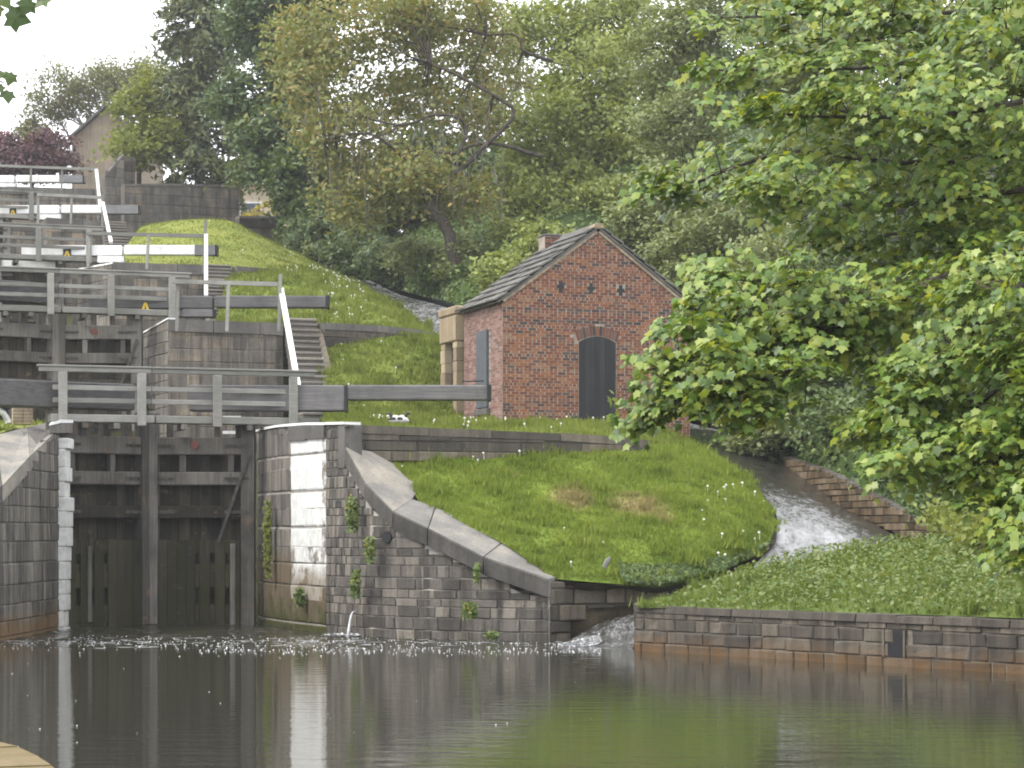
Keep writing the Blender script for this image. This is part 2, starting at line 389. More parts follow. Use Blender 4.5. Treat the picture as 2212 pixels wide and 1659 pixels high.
# water of the canal
n = N('canal_water')
yy = n.z()[1]
calm = n.noise(1.0, 3, .5, stretch=(.9, 3.5, 1)); chop = n.noise(6.5, 3, .6, stretch=(1, 1.6, 1)); fine = n.noise(18, 2, .6, stretch=(1, 1.3, 1))
near_gate = n.ramp(n.math('DIVIDE', n.math('SUBTRACT', yy, 36.0), 14.0), [(.25, 0.0), (.62, 1.0)])
h = n.math('ADD', n.math('MULTIPLY', calm, .012), n.math('ADD', n.math('MULTIPLY', chop, n.math('ADD', .0016, n.math('MULTIPLY', near_gate, .010))), n.math('MULTIPLY', fine, n.math('ADD', .0003, n.math('MULTIPLY', near_gate, .003)))))
M['water'] = n.done((.034, .033, .024), .035, n.bump(h, .5, 1.0), .5, IOR=1.333)
gx, gy = np.arange(-12.0, 3.61, .075), np.arange(39.0, 54.01, .075); WX, WY = np.meshgrid(gx, gy); WZ = np.zeros(WX.shape); wr = np.random.default_rng(3)
for k in range(26):
    a_, lam = wr.uniform(0, 6.283), wr.uniform(.22, .75); WZ += .0042 * (lam / .4) * np.sin((WX * math.cos(a_) + WY * math.sin(a_)) * 6.283 / lam + wr.uniform(0, 6.283))
env = np.clip((WY - 41.2 - .5 * np.sin(WX * .9)) / 3.5, 0, 1) ** 1.3; patch = .62 + .5 * np.sin(WX * 1.3 + WY * .7) * np.sin(WY * 1.9 - WX * .4); edge_ = np.clip(np.minimum(WX + 12, 3.6 - WX) * 4, 0, 1) * np.clip((54 - WY) * 4, 0, 1)
WZ *= env * np.clip(patch, .15, 1.1) * edge_
mb = MB(); nx_ = len(gx); mb.v = [tuple(q) for q in np.stack([WX, WY, WZ], -1).reshape(-1, 3)]
mb.f = [[j * nx_ + i, j * nx_ + i + 1, (j + 1) * nx_ + i + 1, (j + 1) * nx_ + i] for j in range(len(gy) - 1) for i in range(nx_ - 1)]
X0, X1, Y0_, Y1_ = float(gx[0]), float(gx[-1]), float(gy[0]), float(gy[-1])
for q in ([(-90, -40), (70, -40), (70, Y0_), (-90, Y0_)], [(-90, Y0_), (X0, Y0_), (X0, Y1_), (-90, Y1_)], [(X1, Y0_), (70, Y0_), (70, Y1_), (X1, Y1_)]): mb.add([(a, b, 0) for a, b in q], [[0, 1, 2, 3]])
mb.build('canal_water', M['water'], None, True)['kind'] = 'structure'

# ------------------------------------------------------------------ wall building
STONES = {}
def stone_mesh(mat, var, rough=1.0, kind='stone'):
    k = (mat.name, var, rough, kind)
    if k in STONES: return STONES[k]
    rg = random.Random(hash((var, 5)) & 0xffff); mb = MB(); j = lambda s: (rg.random() - .5) * s * rough
    cx, cz = .035 * rough, .07 * rough
    vs = []
    for y, ix, iz, jj in ((.5, 0, 0, 0), (-.38, 0, 0, .02), (-.5, cx, cz, .05)):
        for sx, sz in ((-1, -1), (1, -1), (1, 1), (-1, 1)):
            vs.append((sx * (.5 - ix) + j(jj), y + (j(.12) if y == -.5 else 0), sz * (.5 - iz) + j(jj * 1.3)))
    fs = [[11, 10, 9, 8][::-1]]
    for a in (0, 4):
        for i in range(4):
            q = (i + 1) % 4; fs.append([a + i, a + q, a + 4 + q, a + 4 + i])
    mb.add(vs, fs); STONES[k] = mb.mesh('stone', mat); return STONES[k]

class Path:
    def __init__(s, pts):
        s.p = [Vector((p[0], p[1], 0)) for p in pts]; s.s = [0]
        for a, b in zip(s.p, s.p[1:]): s.s.append(s.s[-1] + (b - a).length)
        s.L = s.s[-1]
    def at(s, t):
        t = min(max(t, 0), s.L); i = max(0, min(len(s.p) - 2, int(np.searchsorted(s.s, t) - 1))); f = (t - s.s[i]) / max(1e-9, s.s[i + 1] - s.s[i])
        d = (s.p[i + 1] - s.p[i]).normalized(); return s.p[i].lerp(s.p[i + 1], f), d, Vector((d.y, -d.x, 0))
def prof(path, vals):
    if not hasattr(vals, '__len__'): return lambda t: vals
    return lambda t: float(np.interp(t, path.s, vals))

def strip_wall(name, label, cat, plan, zb, zt, course=.25, length=(.4, .8), mat=None, mortar=None, thick=.4, matfun=None, proud=.02, gap=.012, seed=0,
               part='stone', cap=None, rough=1.0, limit=290, skip=None, coursefun=None, group=None, core=True, lenfun=None, gapfun=None, dbl=None, core_in=.010, breaks=()):
    """a masonry wall along a plan path seen from its right-hand side: core + single stones + coping stones"""
    pa = Path(plan); fb, ft = prof(pa, zb), prof(pa, zt); rg = random.Random(seed)
    loc = pa.at(pa.L / 2)[0]; loc = Vector((loc.x, loc.y, fb(pa.L / 2)))
    root = thing(name, label, cat, loc, group)
    if core:
        mb = MB(); ss = sorted(set([0, pa.L] + list(pa.s) + list(np.linspace(0, pa.L, 24)))); fr, bk = [], []
        for t in ss:
            p, d, nn = pa.at(t); z0, z1 = fb(t), ft(t)
            mb.v += [tuple(p - nn * core_in + ZUP * z0), tuple(p - nn * core_in + ZUP * z1), tuple(p - nn * thick + ZUP * z1), tuple(p - nn * thick + ZUP * z0)]
        for i in range(len(ss) - 1):
            for q in range(4):
                r_ = (q + 1) % 4; mb.f.append([i * 4 + r_, i * 4 + q, i * 4 + 4 + q, i * 4 + 4 + r_])
        e = (len(ss) - 1) * 4; mb.f += [[0, 1, 2, 3], [e + 3, e + 2, e + 1, e]]
        mb.build('wall_core', mortar, root)
    lst = []; zmin = min(fb(t) for t in np.linspace(0, pa.L, 30)); zmax = max(ft(t) for t in np.linspace(0, pa.L, 30)); z = zmin; row = 0
    while z < zmax - .02:
        ch = (coursefun(z) if coursefun else course) * (1 if coursefun else rg.uniform(.82, 1.2)); t = -rg.uniform(0, length[0] * .8)
        while t < pa.L - .01:
            ln = rg.uniform(*(lenfun(t) if lenfun else length)); br_ = [b for b in breaks if t + .02 < b < t + ln + .12]
            if br_: ln = br_[0] - t
            t0, t1 = max(t, 0), min(t + ln, pa.L); t += ln
            if t1 - t0 < .05: continue
            tm = (t0 + t1) / 2; lo, hi = fb(tm), ft(tm); z0, z1 = max(z, lo), min(z + ch, hi)
            if dbl and dbl(tm):
                if row % 2: continue
                z1 = min(z + ch * 2.02, hi)
            if z1 - z0 < .04: continue
            if skip and skip(tm, (z0 + z1) / 2): continue
            p0, p1 = pa.at(t0)[0], pa.at(t1)[0]; dd = (p1 - p0); w = dd.length; gp = gapfun(tm) if gapfun else gap
            if w < .03: continue
            dd.normalize(); nn = Vector((dd.y, -dd.x, 0)); dep = .14; pr = proud * rg.uniform(.3, 1.5)
            c = (p0 + p1) / 2 + nn * (pr - dep / 2) + ZUP * ((z0 + z1) / 2)
            Mx = Matrix.Identity(4); sx, sz = w - gp, z1 - z0 - gp
            for i in range(3): Mx[i][0] = dd[i] * sx; Mx[i][1] = -nn[i] * dep; Mx[i][2] = ZUP[i] * sz; Mx[i][3] = c[i]
            mm = (matfun(tm, (z0 + z1) / 2) if matfun else None) or mat
            lst.append((sx * sz / max(1, c.y), Mx, mm, rg.randrange(6)))
        z += ch; row += 1
    lst.sort(key=lambda q: -q[0])
    for _, Mx, mm, k in lst[:limit]: piece(part, stone_mesh(mm, k, rough), Mx, root)
    if len(lst) > limit: join_pieces('masonry', lst[limit:], root, rough)
    if cap:
        chh, over, back, cm, cl = cap; t = 0; eps = .004
        while t < pa.L - .05:
            t1 = min(pa.L, t + cl * rg.uniform(.8, 1.25))
            if pa.L - t1 < cl * .3: t1 = pa.L
            a, da, na = pa.at(t + eps); b, db, nb = pa.at(t1 - eps); za, zb_ = ft(t + eps), ft(t1 - eps); o2 = over + rg.uniform(-.008, .012); mb = MB(); hh = chh + rg.uniform(-.01, .01)
            a2, b2 = a + da * .004, b - db * .004
            mb.hexa([a2 + na * o2 + ZUP * (za + .002), b2 + nb * o2 + ZUP * (zb_ + .002), b2 - nb * back + ZUP * (zb_ + .002), a2 - na * back + ZUP * (za + .002)],
                    [a2 + na * (o2 - .02) + ZUP * (za + hh), b2 + nb * (o2 - .02) + ZUP * (zb_ + hh), b2 - nb * back + ZUP * (zb_ + hh), a2 - na * back + ZUP * (za + hh)])
            mb.build('coping_stone', cm, root); t = t1
    return root
def join_pieces(name, lst, root, rough=1.0, kind='stuff'):
    groups = {}
    for _, Mx, mm, k in lst: groups.setdefault(mm.name, []).append((Mx, mm, k))
    for key, items in groups.items():
        mb = MB()
        for Mx, mm, k in items:
            me = stone_mesh(mm, k, rough); mb.add([Mx @ v.co for v in me.vertices], [list(p.vertices) for p in me.polygons])
        mb.build(name, items[0][1], root)['kind'] = kind

def planpx(pts):
    return [((px - CX) * D / FPX, D) for px, D in pts]
def zpx(pts):
    return [EYE + (HY - py) * D / FPX for px, py, D in pts]

# --- right wing wall of the bottom lock
wp = [(556, 53.6), (575, 52.3), (600, 51.2), (628, 50.2), (665, 49.2), (705, 48.1), (709, 48.02), (745, 47.2), (746, 47.18), (775, 46.8), (800, 46.4), (850, 45.9), (925, 45.3), (1000, 44.9), (1130, 44.4), (1185, 44.2)]
wpath = Path(planpx(wp))
ramp_z = [4.42, 4.42, 4.42, 4.40, 4.38, 4.33, 4.33, 4.30, 3.85, 3.32, 2.93, 2.51, 2.19, 1.83, 1.26, 1.20]
S705, S628, S745 = wpath.s[5], wpath.s[3], wpath.s[8]
cope_h = .35
wz = [z if i < 8 else z - cope_h for i, z in enumerate(ramp_z)]
def wmat(t, z):
    if S628 < t < S705 - .25 and z < 4.1 and z > .5: return M['paint'] if z > 1.75 else M['paint_low']
    if S628 < t < S705 and .9 < z < 4.1: return M['paint_low']
    if t < S705: return M['wing_big']
def wlen(t):
    if t < S705: return (.5, .95) if t < S628 else (.75, 1.1)
    if t < S745 + .6: return (.14, .3)
    return (.25, .75)
wing = strip_wall('wing_wall', 'curved stone wing wall on the right of the bottom lock mouth, with a sloping coping', 'wall', planpx(wp), -.6, wz, .21, (.3, .7), M['wing'], M['mortar'], .35,
                  wmat, .012, .02, 3, lenfun=wlen, limit=299, gapfun=lambda t: .006 if t < S705 else .014, dbl=lambda t: t < S705, core_in=.022, breaks=(S628, S705 - .25, S705), coursefun=lambda z: .205 + .05 * math.sin(z * 7))
p_, d_, n_ = wpath.at(S745 - .005); mb = MB(); mb.box(p_, d_, -n_, ZUP, -.30, .012, -.02, .37, 3.4, 4.295, .015); mb.build('end_stone', M['coping'], wing)
# white painted top edge
mb = MB()
for i in range(0, 7):
    a, b = wpath.p[i], wpath.p[i + 1]
    d = (b - a).normalized(); nn = Vector((d.y, -d.x, 0)); za, zb_ = ramp_z[i], ramp_z[i + 1]
    mb.hexa([a + nn * .05 + ZUP * (za + .002), b + nn * .05 + ZUP * (zb_ + .002), b - nn * .35 + ZUP * (zb_ + .002), a - nn * .35 + ZUP * (za + .002)],
            [a + nn * .05 + ZUP * (za + .055), b + nn * .05 + ZUP * (zb_ + .055), b - nn * .35 + ZUP * (zb_ + .055), a - nn * .35 + ZUP * (za + .055)])
mb.build('painted_edge', M['white'], wing)
# dark band stones under the white edge, right of the lock
mb = MB()
for i in range(3, 5):
    a, b = wpath.p[i], wpath.p[i + 1]; d = (b - a).normalized(); nn = Vector((d.y, -d.x, 0))
    mb.hexa([a + nn * .065 + ZUP * 4.08, b + nn * .065 + ZUP * 4.06, b - nn * .2 + ZUP * 4.06, a - nn * .2 + ZUP * 4.08], [a + nn * .065 + ZUP * (ramp_z[i] - .002), b + nn * .065 + ZUP * (ramp_z[i + 1] - .002), b - nn * .2 + ZUP * (ramp_z[i + 1] - .002), a - nn * .2 + ZUP * (ramp_z[i] - .002)])
mb.build('band_stone', M['coping'], wing)
# sloping coping flags, front edge -> grass edge
front = [P(746, 965, 47.15), P(790, 1043, 46.5), P(850, 1105, 45.85), P(925, 1140, 45.25), P(1045, 1202, 44.6), P(1187, 1251, 44.1)]
back = [P(834, 980, 49.6), P(905, 1052, 47.7), P(890, 1078, 46.9), P(940, 1094, 46.6), P(1090, 1168, 45.8), P(1205, 1246, 44.8)]
mid = [f.lerp(b, .5) for f, b in zip(front, back)]
for i in range(5):
    f0, f1, b0, b1 = front[i].copy(), front[i + 1].copy(), back[i].copy(), back[i + 1].copy(); e = .012
    f0, f1 = f0.lerp(f1, e), f1.lerp(f0, e); b0, b1 = b0.lerp(b1, e), b1.lerp(b0, e); n_ = Vector((-.25, -.97, 0)) * .05
    mb = MB(); hh = cope_h * (.95 + .1 * random.random()); m0, m1 = f0.lerp(b0, .12), f1.lerp(b1, .12)
    mb.add([f0 + n_ - ZUP * hh, f1 + n_ - ZUP * hh, f0 + n_ - ZUP * .03, f1 + n_ - ZUP * .03, f0, f1, b0, b1, b0 - ZUP * hh, b1 - ZUP * hh],
           [[0, 1, 3, 2], [2, 3, 5, 4], [4, 5, 7, 6], [6, 7, 9, 8], [0, 2, 4, 6, 8], [9, 7, 5, 3, 1], [8, 9, 1, 0]])
    co = mb.build('coping_stone', M['ramp'], wing); co.data.materials.append(M['cope_front'])
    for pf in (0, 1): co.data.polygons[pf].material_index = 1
def wall_disc(px, py, D, r, mat, name):
    c = P(px, py, D); d = Vector((.75, -.3, 0)).normalized(); nn = Vector((-.42, -.9, 0)).normalized(); mb = MB()
    mb.tube([c - nn * .1, c + nn * .05], [r, r * .96], 12); return mb.build(name, mat, wing)
wall_disc(837, 1160, 46.0, .12, M['black'], 'drain_hole')
tag(wing, group=None)

# corner stones at the downstream end of the wing wall, over the bywash mouth
mouth = strip_wall('mouth_wall', 'dark stone bank wall over the bywash mouth, below the mound', 'wall', planpx([(1186, 44.25), (1240, 44.9), (1330, 45.2), (1420, 45.4), (1540, 46.3)]),
                   [-.6, .55, .66, .72, .85], [1.2, 1.08, 1.04, 1.02, 1.2], .27, (.35, .8), M['retain'], M['mortar_dark'], .6, None, .05, .03, 9)
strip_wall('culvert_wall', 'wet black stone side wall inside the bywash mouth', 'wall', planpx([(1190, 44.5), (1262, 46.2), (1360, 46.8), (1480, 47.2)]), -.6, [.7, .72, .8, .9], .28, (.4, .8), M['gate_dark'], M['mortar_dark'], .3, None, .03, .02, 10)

# --- left wing wall
lp = [(-340, 36.0), (0, 44.6), (70, 47.4), (128, 50.1)]
lz = [-.3 + 1.4, 2.62, 3.55, 4.28]
leftw = strip_wall('wing_wall', 'dark streaked stone wing wall on the left of the bottom lock mouth', 'wall', planpx(lp), -.6, lz, .36, (.5, 1.1), M['left'], M['mortar_dark'], .9, None, .012, .012, 21)
a, b = P(127, 930, 51.6), P(127, 1352, 51.9)
mb = MB(); zq = -.3; q = 0
while zq < 4.1:
    hq = .30 + .12 * random.random(); wq = .24 + .10 * random.random() + .012 * (4 - zq); x0 = -10.13 - .06 * (4.3 - zq) / 4.3 * 1.2; m2 = MB()
    m2.box((x0 + .30 - .035 * (q % 2), 49.98, 0), Vector((1, 0, 0)), Vector((0, 1, 0)), ZUP, 0, wq * .86, 0, .6, zq + .003, min(zq + hq, 4.14) - .003, .018)
    m2.build('quoin', M['paint_clean'], leftw); zq += hq; q += 1
fr = [P(-340, 1220, 36.0), P(0, 1049, 44.5), P(60, 985, 47.1), P(112, 936, 49.6)]
bk = [P(-420, 1130, 40), P(-10, 940, 49.0), P(60, 922, 50.8), P(108, 912, 52.8)]
for i in range(3):
    f0, f1, b0, b1 = fr[i], fr[i + 1], bk[i], bk[i + 1]; f0, f1 = f0.lerp(f1, .006), f1.lerp(f0, .006); b0, b1 = b0.lerp(b1, .006), b1.lerp(b0, .006); mb = MB()
    mb.hexa([f0 - ZUP * .32 + Vector((.04, 0, 0)), f1 - ZUP * .32 + Vector((.04, 0, 0)), b1 - ZUP * .32, b0 - ZUP * .32], [f0 + Vector((.04, 0, 0)), f1 + Vector((.04, 0, 0)), b1, b0]); mb.build('coping_stone', M['coping'] if i == 0 else M['ramp'], leftw)
mb = MB(); c0 = P(112, 935, 51.0)
mb.hexa([P(106, 935, 49.5), P(131, 935, 49.8), P(157, 935, 50.6), P(118, 935, 52.6)], [P(106, 920, 49.5), P(131, 914, 49.8), P(157, 914, 50.6), P(118, 910, 52.6)]); mb.build('coping_stone', M['coping'], leftw)
mb = MB(); mb.hexa([P(106, 919.6, 49.45), P(131, 913.6, 49.75), P(158, 913.6, 50.6), P(118, 909.6, 52.6)], [P(106, 916, 49.45), P(131, 906, 49.75), P(158, 907, 50.6), P(118, 905, 52.6)]); mb.build('painted_edge', M['white'], leftw)
# ground behind the left wing wall
GLm = m_ground('lawn_turf'); GBm = m_blade('lawn_blades')
g = loft([[P(-500, 1150, 38), P(-20, 944, 48.8), P(50, 925, 50.8), P(108, 914, 53)], [P(-500, 960, 48), P(-60, 925, 52), P(20, 915, 54), P(80, 914, 57)], [P(-600, 900, 60), P(-200, 915, 60), P(-50, 915, 62), P(40, 915, 64)]], 16, 12)
sheet('lawn', g, GLm); blades('grass', g, 5000, GBm, seed=3, label='short grass behind the left wing wall')

# --- dark retaining wall between the two lawns
rp = [(741, 48.5), (830, 48.75), (1000, 49.3), (1200, 50.0), (1300, 50.4), (1400, 50.9)]
strip_wall('retaining_wall', 'low dark retaining wall of long stones in front of the brick hut lawn', 'wall', planpx(rp), 3.6, zpx([(741, 935, 48.5), (830, 939, 48.75), (1000, 944, 49.3), (1200, 952, 50), (1300, 957, 50.4), (1400, 968, 50.9)]), .26, (.9, 1.5), M['retain'], M['mortar_dark'], .4,
           None, .03, .015, 31, cap=(.17, .04, .45, M['retain'], 1.5))

# --- front mound lawn, hut lawn and the lawns between the locks
GF = ((.095, .140, .022), (.172, .222, .036), (.245, .280, .060))
turf_dry, blade_dry = m_ground('mound_turf', True, GF), m_blade('mound_blades', True, GF)
g = loft([[P(815, 972, 49.6), P(1000, 966, 50.0), P(1200, 963, 50.5), P(1390, 962, 51.2), P(1450, 964, 54.5), P(1507, 968, 59)],
          [P(885, 1052, 47.6), P(1050, 1045, 48.2), P(1250, 1035, 48.8), P(1430, 1030, 49.7), P(1540, 1012, 51.8), P(1612, 1035, 54)],
          [P(925, 1096, 46.6), P(1080, 1108, 46.9), P(1280, 1100, 47.6), P(1450, 1095, 48.2), P(1580, 1088, 49.2), P(1666, 1100, 51)],
          [P(1080, 1170, 45.6), P(1180, 1175, 45.7), P(1320, 1172, 46.1), P(1460, 1168, 46.5), P(1580, 1160, 47.4), P(1672, 1145, 49.2)],
          [P(1195, 1250, 44.6), P(1262, 1256, 44.7), P(1340, 1262, 44.9), P(1430, 1268, 45.2), P(1540, 1240, 46.2), P(1655, 1190, 47.8)]], 60, 50, .035)
sheet('lawn_mound', g, turf_dry); MOUND = g
blades('grass', g, 60000, blade_dry, (.05, .12), .016, 5, 'grass with dry straw patches on the front mound')
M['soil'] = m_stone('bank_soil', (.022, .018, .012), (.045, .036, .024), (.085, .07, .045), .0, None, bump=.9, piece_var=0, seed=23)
e_ = [P(1195, 1250, 44.6), P(1262, 1256, 44.7), P(1340, 1262, 44.9), P(1430, 1268, 45.2), P(1540, 1240, 46.2), P(1655, 1190, 47.8), P(1674, 1140, 49.4), P(1666, 1095, 51.2), P(1612, 1032, 54.2), P(1507, 968, 59)]
inn = [Vector((-.05, .5, 0))] * 4 + [Vector((-.25, .35, 0)), Vector((-.4, .2, 0)), Vector((-.45, .1, 0)), Vector((-.4, 0, 0)), Vector((-.4, 0, 0)), Vector((-.3, .2, 0))]
gs = loft([[p - ZUP * .03 - q * .1 for p, q in zip(e_, inn)], [p + q * .7 - ZUP * .22 for p, q in zip(e_, inn)], [p + q * .6 - ZUP * .75 for p, q in zip(e_, inn)], [p + q * 1.0 - ZUP * 1.3 for p, q in zip(e_, inn)]], 70, 14, .05)
sheet('mound_bank', gs, M['soil'])
g = loft([[P(735, 932, 48.7), P(830, 935, 49.0), P(1000, 940, 49.6), P(1200, 948, 50.3), P(1395, 962, 51.2), P(1455, 964, 54.5), P(1510, 970, 59)],
          [P(735, 918, 52), P(830, 918, 52.5), P(1000, 922, 53), P(1200, 926, 54), P(1400, 936, 56), P(1470, 955, 58), P(1520, 978, 61)],
          [P(690, 920, 56), P(830, 912, 57), P(1000, 911, 59), P(1200, 912, 60), P(1390, 918, 61), P(1495, 952, 62), P(1540, 990, 62.5)],
          [P(640, 940, 60), P(800, 925, 62), P(1000, 915, 64), P(1200, 920, 64), P(1390, 930, 64), P(1495, 965, 64), P(1530, 985, 64)]], 50, 26, .02)
sheet('lawn', g, GLm); blades('grass', g, 22000, GBm, (.05, .14), .018, 6, 'grass on the terrace in front of the brick hut'); HUTLAWN = g
g = loft([[P(690, 930, 57.5), P(760, 920, 58), P(900, 912, 59.5), P(1010, 914, 61)], [P(700, 885, 60.5), P(800, 880, 61.5), P(900, 880, 62.5), P(1010, 880, 64.3)],
          [P(696, 805, 63.6), P(800, 795, 64.6), P(900, 780, 65.6), P(1010, 765, 67)], [P(690, 755, 65.6), P(760, 742, 66.4), P(860, 722, 67.3), P(1010, 722, 69.3)]], 30, 30, .04)
sheet('lawn', g, GLm); blades('grass', g, 16000, GBm, (.06, .14), .02, 7, 'grass bank between the steps and the stone annex'); BANK1 = g
strip_wall('retaining_wall', 'long stone retaining wall above the bank beside the second lock steps', 'wall', planpx([(700, 66.0), (800, 66.7), (880, 67.4), (950, 68.6)]), [5.5, 6, 6.4, 6.8], zpx([(700, 712, 66), (800, 716, 66.7), (880, 722, 67.4), (950, 735, 68.6)]), .3, (.7, 1.3), M['retain'], M['mortar_dark'], .4, None, .03, .015, 33, cap=(.19, .03, .5, M['coping'], 1.4))
g = loft([[P(470, 708, 65.8), P(690, 705, 66.3), P(800, 708, 67.0), P(880, 716, 67.8), P(958, 730, 69.4)], [P(470, 690, 70), P(690, 668, 71), P(800, 668, 71.5), P(860, 683, 71.8), P(925, 710, 72.2)],
          [P(480, 640, 75), P(650, 625, 76), P(760, 630, 76.5), P(830, 655, 76.5), P(875, 675, 77)], [P(500, 596, 80.3), P(620, 588, 81), P(700, 592, 81.5), P(770, 620, 82), P(815, 640, 83.5)],
          [P(500, 590, 83), P(620, 582, 84), P(690, 585, 86), P(740, 600, 89), P(770, 610, 91)]], 40, 40, .05)
sheet('lawn', g, GLm); blades('grass', g, 20000, GBm, (.06, .16), .025, 8, 'long grass with seed heads beside the second lock'); BANK2 = g
strip_wall('retaining_wall', 'low dark retaining wall under the highest grass mound', 'wall', planpx([(512, 80.9), (560, 81.3), (640, 82.2)]), 9.5, zpx([(512, 584, 80.9), (560, 587, 81.3), (640, 594, 82.2)]), .3, (.7, 1.3), M['retain'], M['mortar_dark'], .4, None, .03, .015, 35, cap=(.16, .03, .5, M['coping'], 1.4))
g = loft([[P(230, 582, 80.6), P(400, 580, 81), P(510, 584, 81.6), P(640, 590, 82.6), P(780, 622, 88)], [P(270, 535, 86), P(400, 525, 86), P(510, 530, 86.5), P(610, 553, 88), P(750, 600, 91)],
          [P(300, 494, 92), P(390, 478, 91), P(490, 480, 91), P(570, 515, 92.5), P(725, 585, 95)], [P(300, 500, 96), P(390, 490, 95), P(490, 490, 95), P(570, 525, 97), P(700, 585, 99)], [P(300, 540, 98), P(390, 540, 98), P(490, 540, 98), P(570, 560, 100), P(700, 600, 102)]], 40, 34, .03)
sheet('lawn_mound', g, GLm); blades('grass', g, 26000, GBm, (.03, .07), .014, 9, 'smooth mown grass on the highest mound', tf=40); MOUND3 = g

# --- bywash stream
n = N('stream_water')
fl = n.noise(1.8, 5, .65, stretch=(1.5, .6, 1.0)); fs = n.noise(7, 5, .75, stretch=(1.3, .45, 1))
xx, yy, zz = n.z()
left_side = n.math('MULTIPLY', n.math('SUBTRACT', 8.7, xx), .6, True)      # the rapid runs along the mound side
low = n.math('SUBTRACT', 1.0, n.math('MULTIPLY', n.math('ABSOLUTE', n.math('SUBTRACT', yy, 49.6)), .11), True)
up = n.math('MULTIPLY', n.math('GREATER_THAN', yy, 66.0), .31)
mouth_f = n.math('MULTIPLY', n.math('LESS_THAN', yy, 44.9), .27)
f = n.math('ADD', n.math('ADD', n.math('MULTIPLY', fs, .65), n.math('MULTIPLY', fl, .45)), n.math('SUBTRACT', n.math('MAXIMUM', n.math('MAXIMUM', n.math('MULTIPLY', left_side, n.math('MULTIPLY', low, .46)), up), mouth_f), .32))
foam = n.ramp(f, [(.46, 0.0), (.74, .95)])
col = n.mix(foam, (.035, .033, .028), (.37, .37, .38))
M['stream'] = n.done(col, n.math('ADD', .1, n.math('MULTIPLY', foam, .5)), n.bump(n.math('ADD', fl, n.math('MULTIPLY', fs, n.math('ADD', .06, n.math('MULTIPLY', foam, .6)))), .6, .16), .5, IOR=1.333)
g = loft([[P(733, 600, 93), P(765, 603, 94), P(800, 606, 95)], [P(800, 634, 85), P(830, 634, 86), P(862, 636, 87)], [P(860, 668, 78), P(892, 660, 79), P(930, 654, 80)], [P(905, 708, 72.8), P(940, 692, 74), P(980, 670, 75)],
          [P(945, 724, 70.6), P(985, 706, 72), P(1020, 686, 73)], [P(1270, 870, 68), P(1300, 868, 69.5), P(1330, 866, 71)], [P(1480, 950, 61.5), P(1535, 946, 63.5), P(1590, 940, 65.5)], [P(1545, 1000, 57.5), P(1620, 996, 59), P(1700, 1008, 60)],
          [P(1635, 1070, 53.2), P(1720, 1068, 54.2), P(1810, 1090, 55)], [P(1660, 1130, 50), P(1780, 1128, 51), P(1905, 1142, 51.6)], [P(1640, 1210, 47.4), P(1790, 1196, 48.4), P(1965, 1190, 49)], [P(1540, 1275, 45.9), P(1640, 1280, 45.4), P(1760, 1260, 44.6)],
          [P(1400, 1318, 45.0), P(1440, 1325, 44), P(1480, 1330, 43)], [P(1300, 1345, 44.8), P(1345, 1340, 43.4), P(1390, 1335, 42.2)], [P(1215, 1392, 43.6), P(1290, 1388, 43), P(1372, 1388, 42.2)], [P(1180, 1404, 42.0), P(1270, 1404, 41.6), P(1366, 1406, 41.2)]], 14, 150)
for c_ in (0,): pass
sheet('stream', g, M['stream'])
# tumbling white water at the mouth, built as broken foam
n = N('foam'); M['foam'] = n.done(n.ramp(n.noise(12, 3), [(.3, (.45, .46, .47)), (.7, (.72, .72, .72))]), .6, None, .3)
def foam_lumps(name, pts, r, label):
    vs = []
    for p in pts:
        s = random.uniform(*r); a = random.uniform(0, 6.28)
        for k in range(3):
            b = a + k * 2.1 + random.uniform(-.3, .3); vs.append((p[0] + math.cos(b) * s, p[1] + math.sin(b) * s * 1.2, p[2] + random.uniform(0, s * .9)))
    o = np_mesh(name, np.array(vs), 3, M['foam']); o['kind'] = 'stuff'; o['label'] = label; return o
pts = []
for i in range(5200):
    t = random.random() ** .8; px = 1372 - t * 160 + random.uniform(-6, 6); top = 1342 + 52 * (t ** .7); py = random.uniform(top, 1403)
    if px > 1371: continue
    pts.append(P(px, py - 2, 42.6 + (1403 - py) / 60 * 1.6))
foam_lumps('white_water', pts, (.008, .03), 'white water tumbling out of the bywash mouth')
pts = []
for i in range(1150):
    band = random.random()
    if band < .74: px, py = random.uniform(-20, 1250), random.gauss(1386, 9) 
    elif band < .975: px, py = random.uniform(420, 1300), random.gauss(1407, 5)
    else: px, py = random.uniform(0, 1300), random.uniform(1400, 1620)
    if py < 1374: continue
    D = EYE * FPX / (py - HY); p = PZ(px, D, .012); pts.append(p)
vs = []
for p in pts:
    s = random.uniform(.006, .017) * (1 if p.y > 38 else .6)
    for k in range(6): vs.append((p.x + math.cos(k * 1.047) * s * random.uniform(.7, 1.1), p.y + math.sin(k * 1.047) * s * 2.2, .006 + (.012 if k in (1, 2) else 0) * random.random()))
# low streaks of foam lying on the water
for i in range(150):
    px, py = random.uniform(-20, 1240), random.gauss(1386, 6)
    if py < 1372: continue
    D = EYE * FPX / (py - HY); p = PZ(px, D, 0); w_, l_ = random.uniform(.05, .22), random.uniform(.02, .06)
    for k in range(6): vs.append((p.x + math.cos(k * 1.047) * w_ * random.uniform(.6, 1.2), p.y + math.sin(k * 1.047) * l_ * random.uniform(.6, 1.2), .009))
o = np_mesh('foam_flecks', np.array(vs), 6, M['foam']); o['kind'] = 'stuff'; o['label'] = 'white foam flecks drifting below the bottom gates'
pts = [PZ(random.uniform(695, 785), 46.9 + random.uniform(-.25, .05), random.uniform(.0, .03)) for i in range(260)]
foam_lumps('splash', pts, (.015, .05), 'white splash where the wall spout meets the canal')
mb = MB(); a = P(768, 1320, 46.62); pp = []
for k in range(8):
    t = k / 7; pp.append(a + Vector((-.13 * t ** .6, -.32 * t ** .7, -.53 * t * t)))
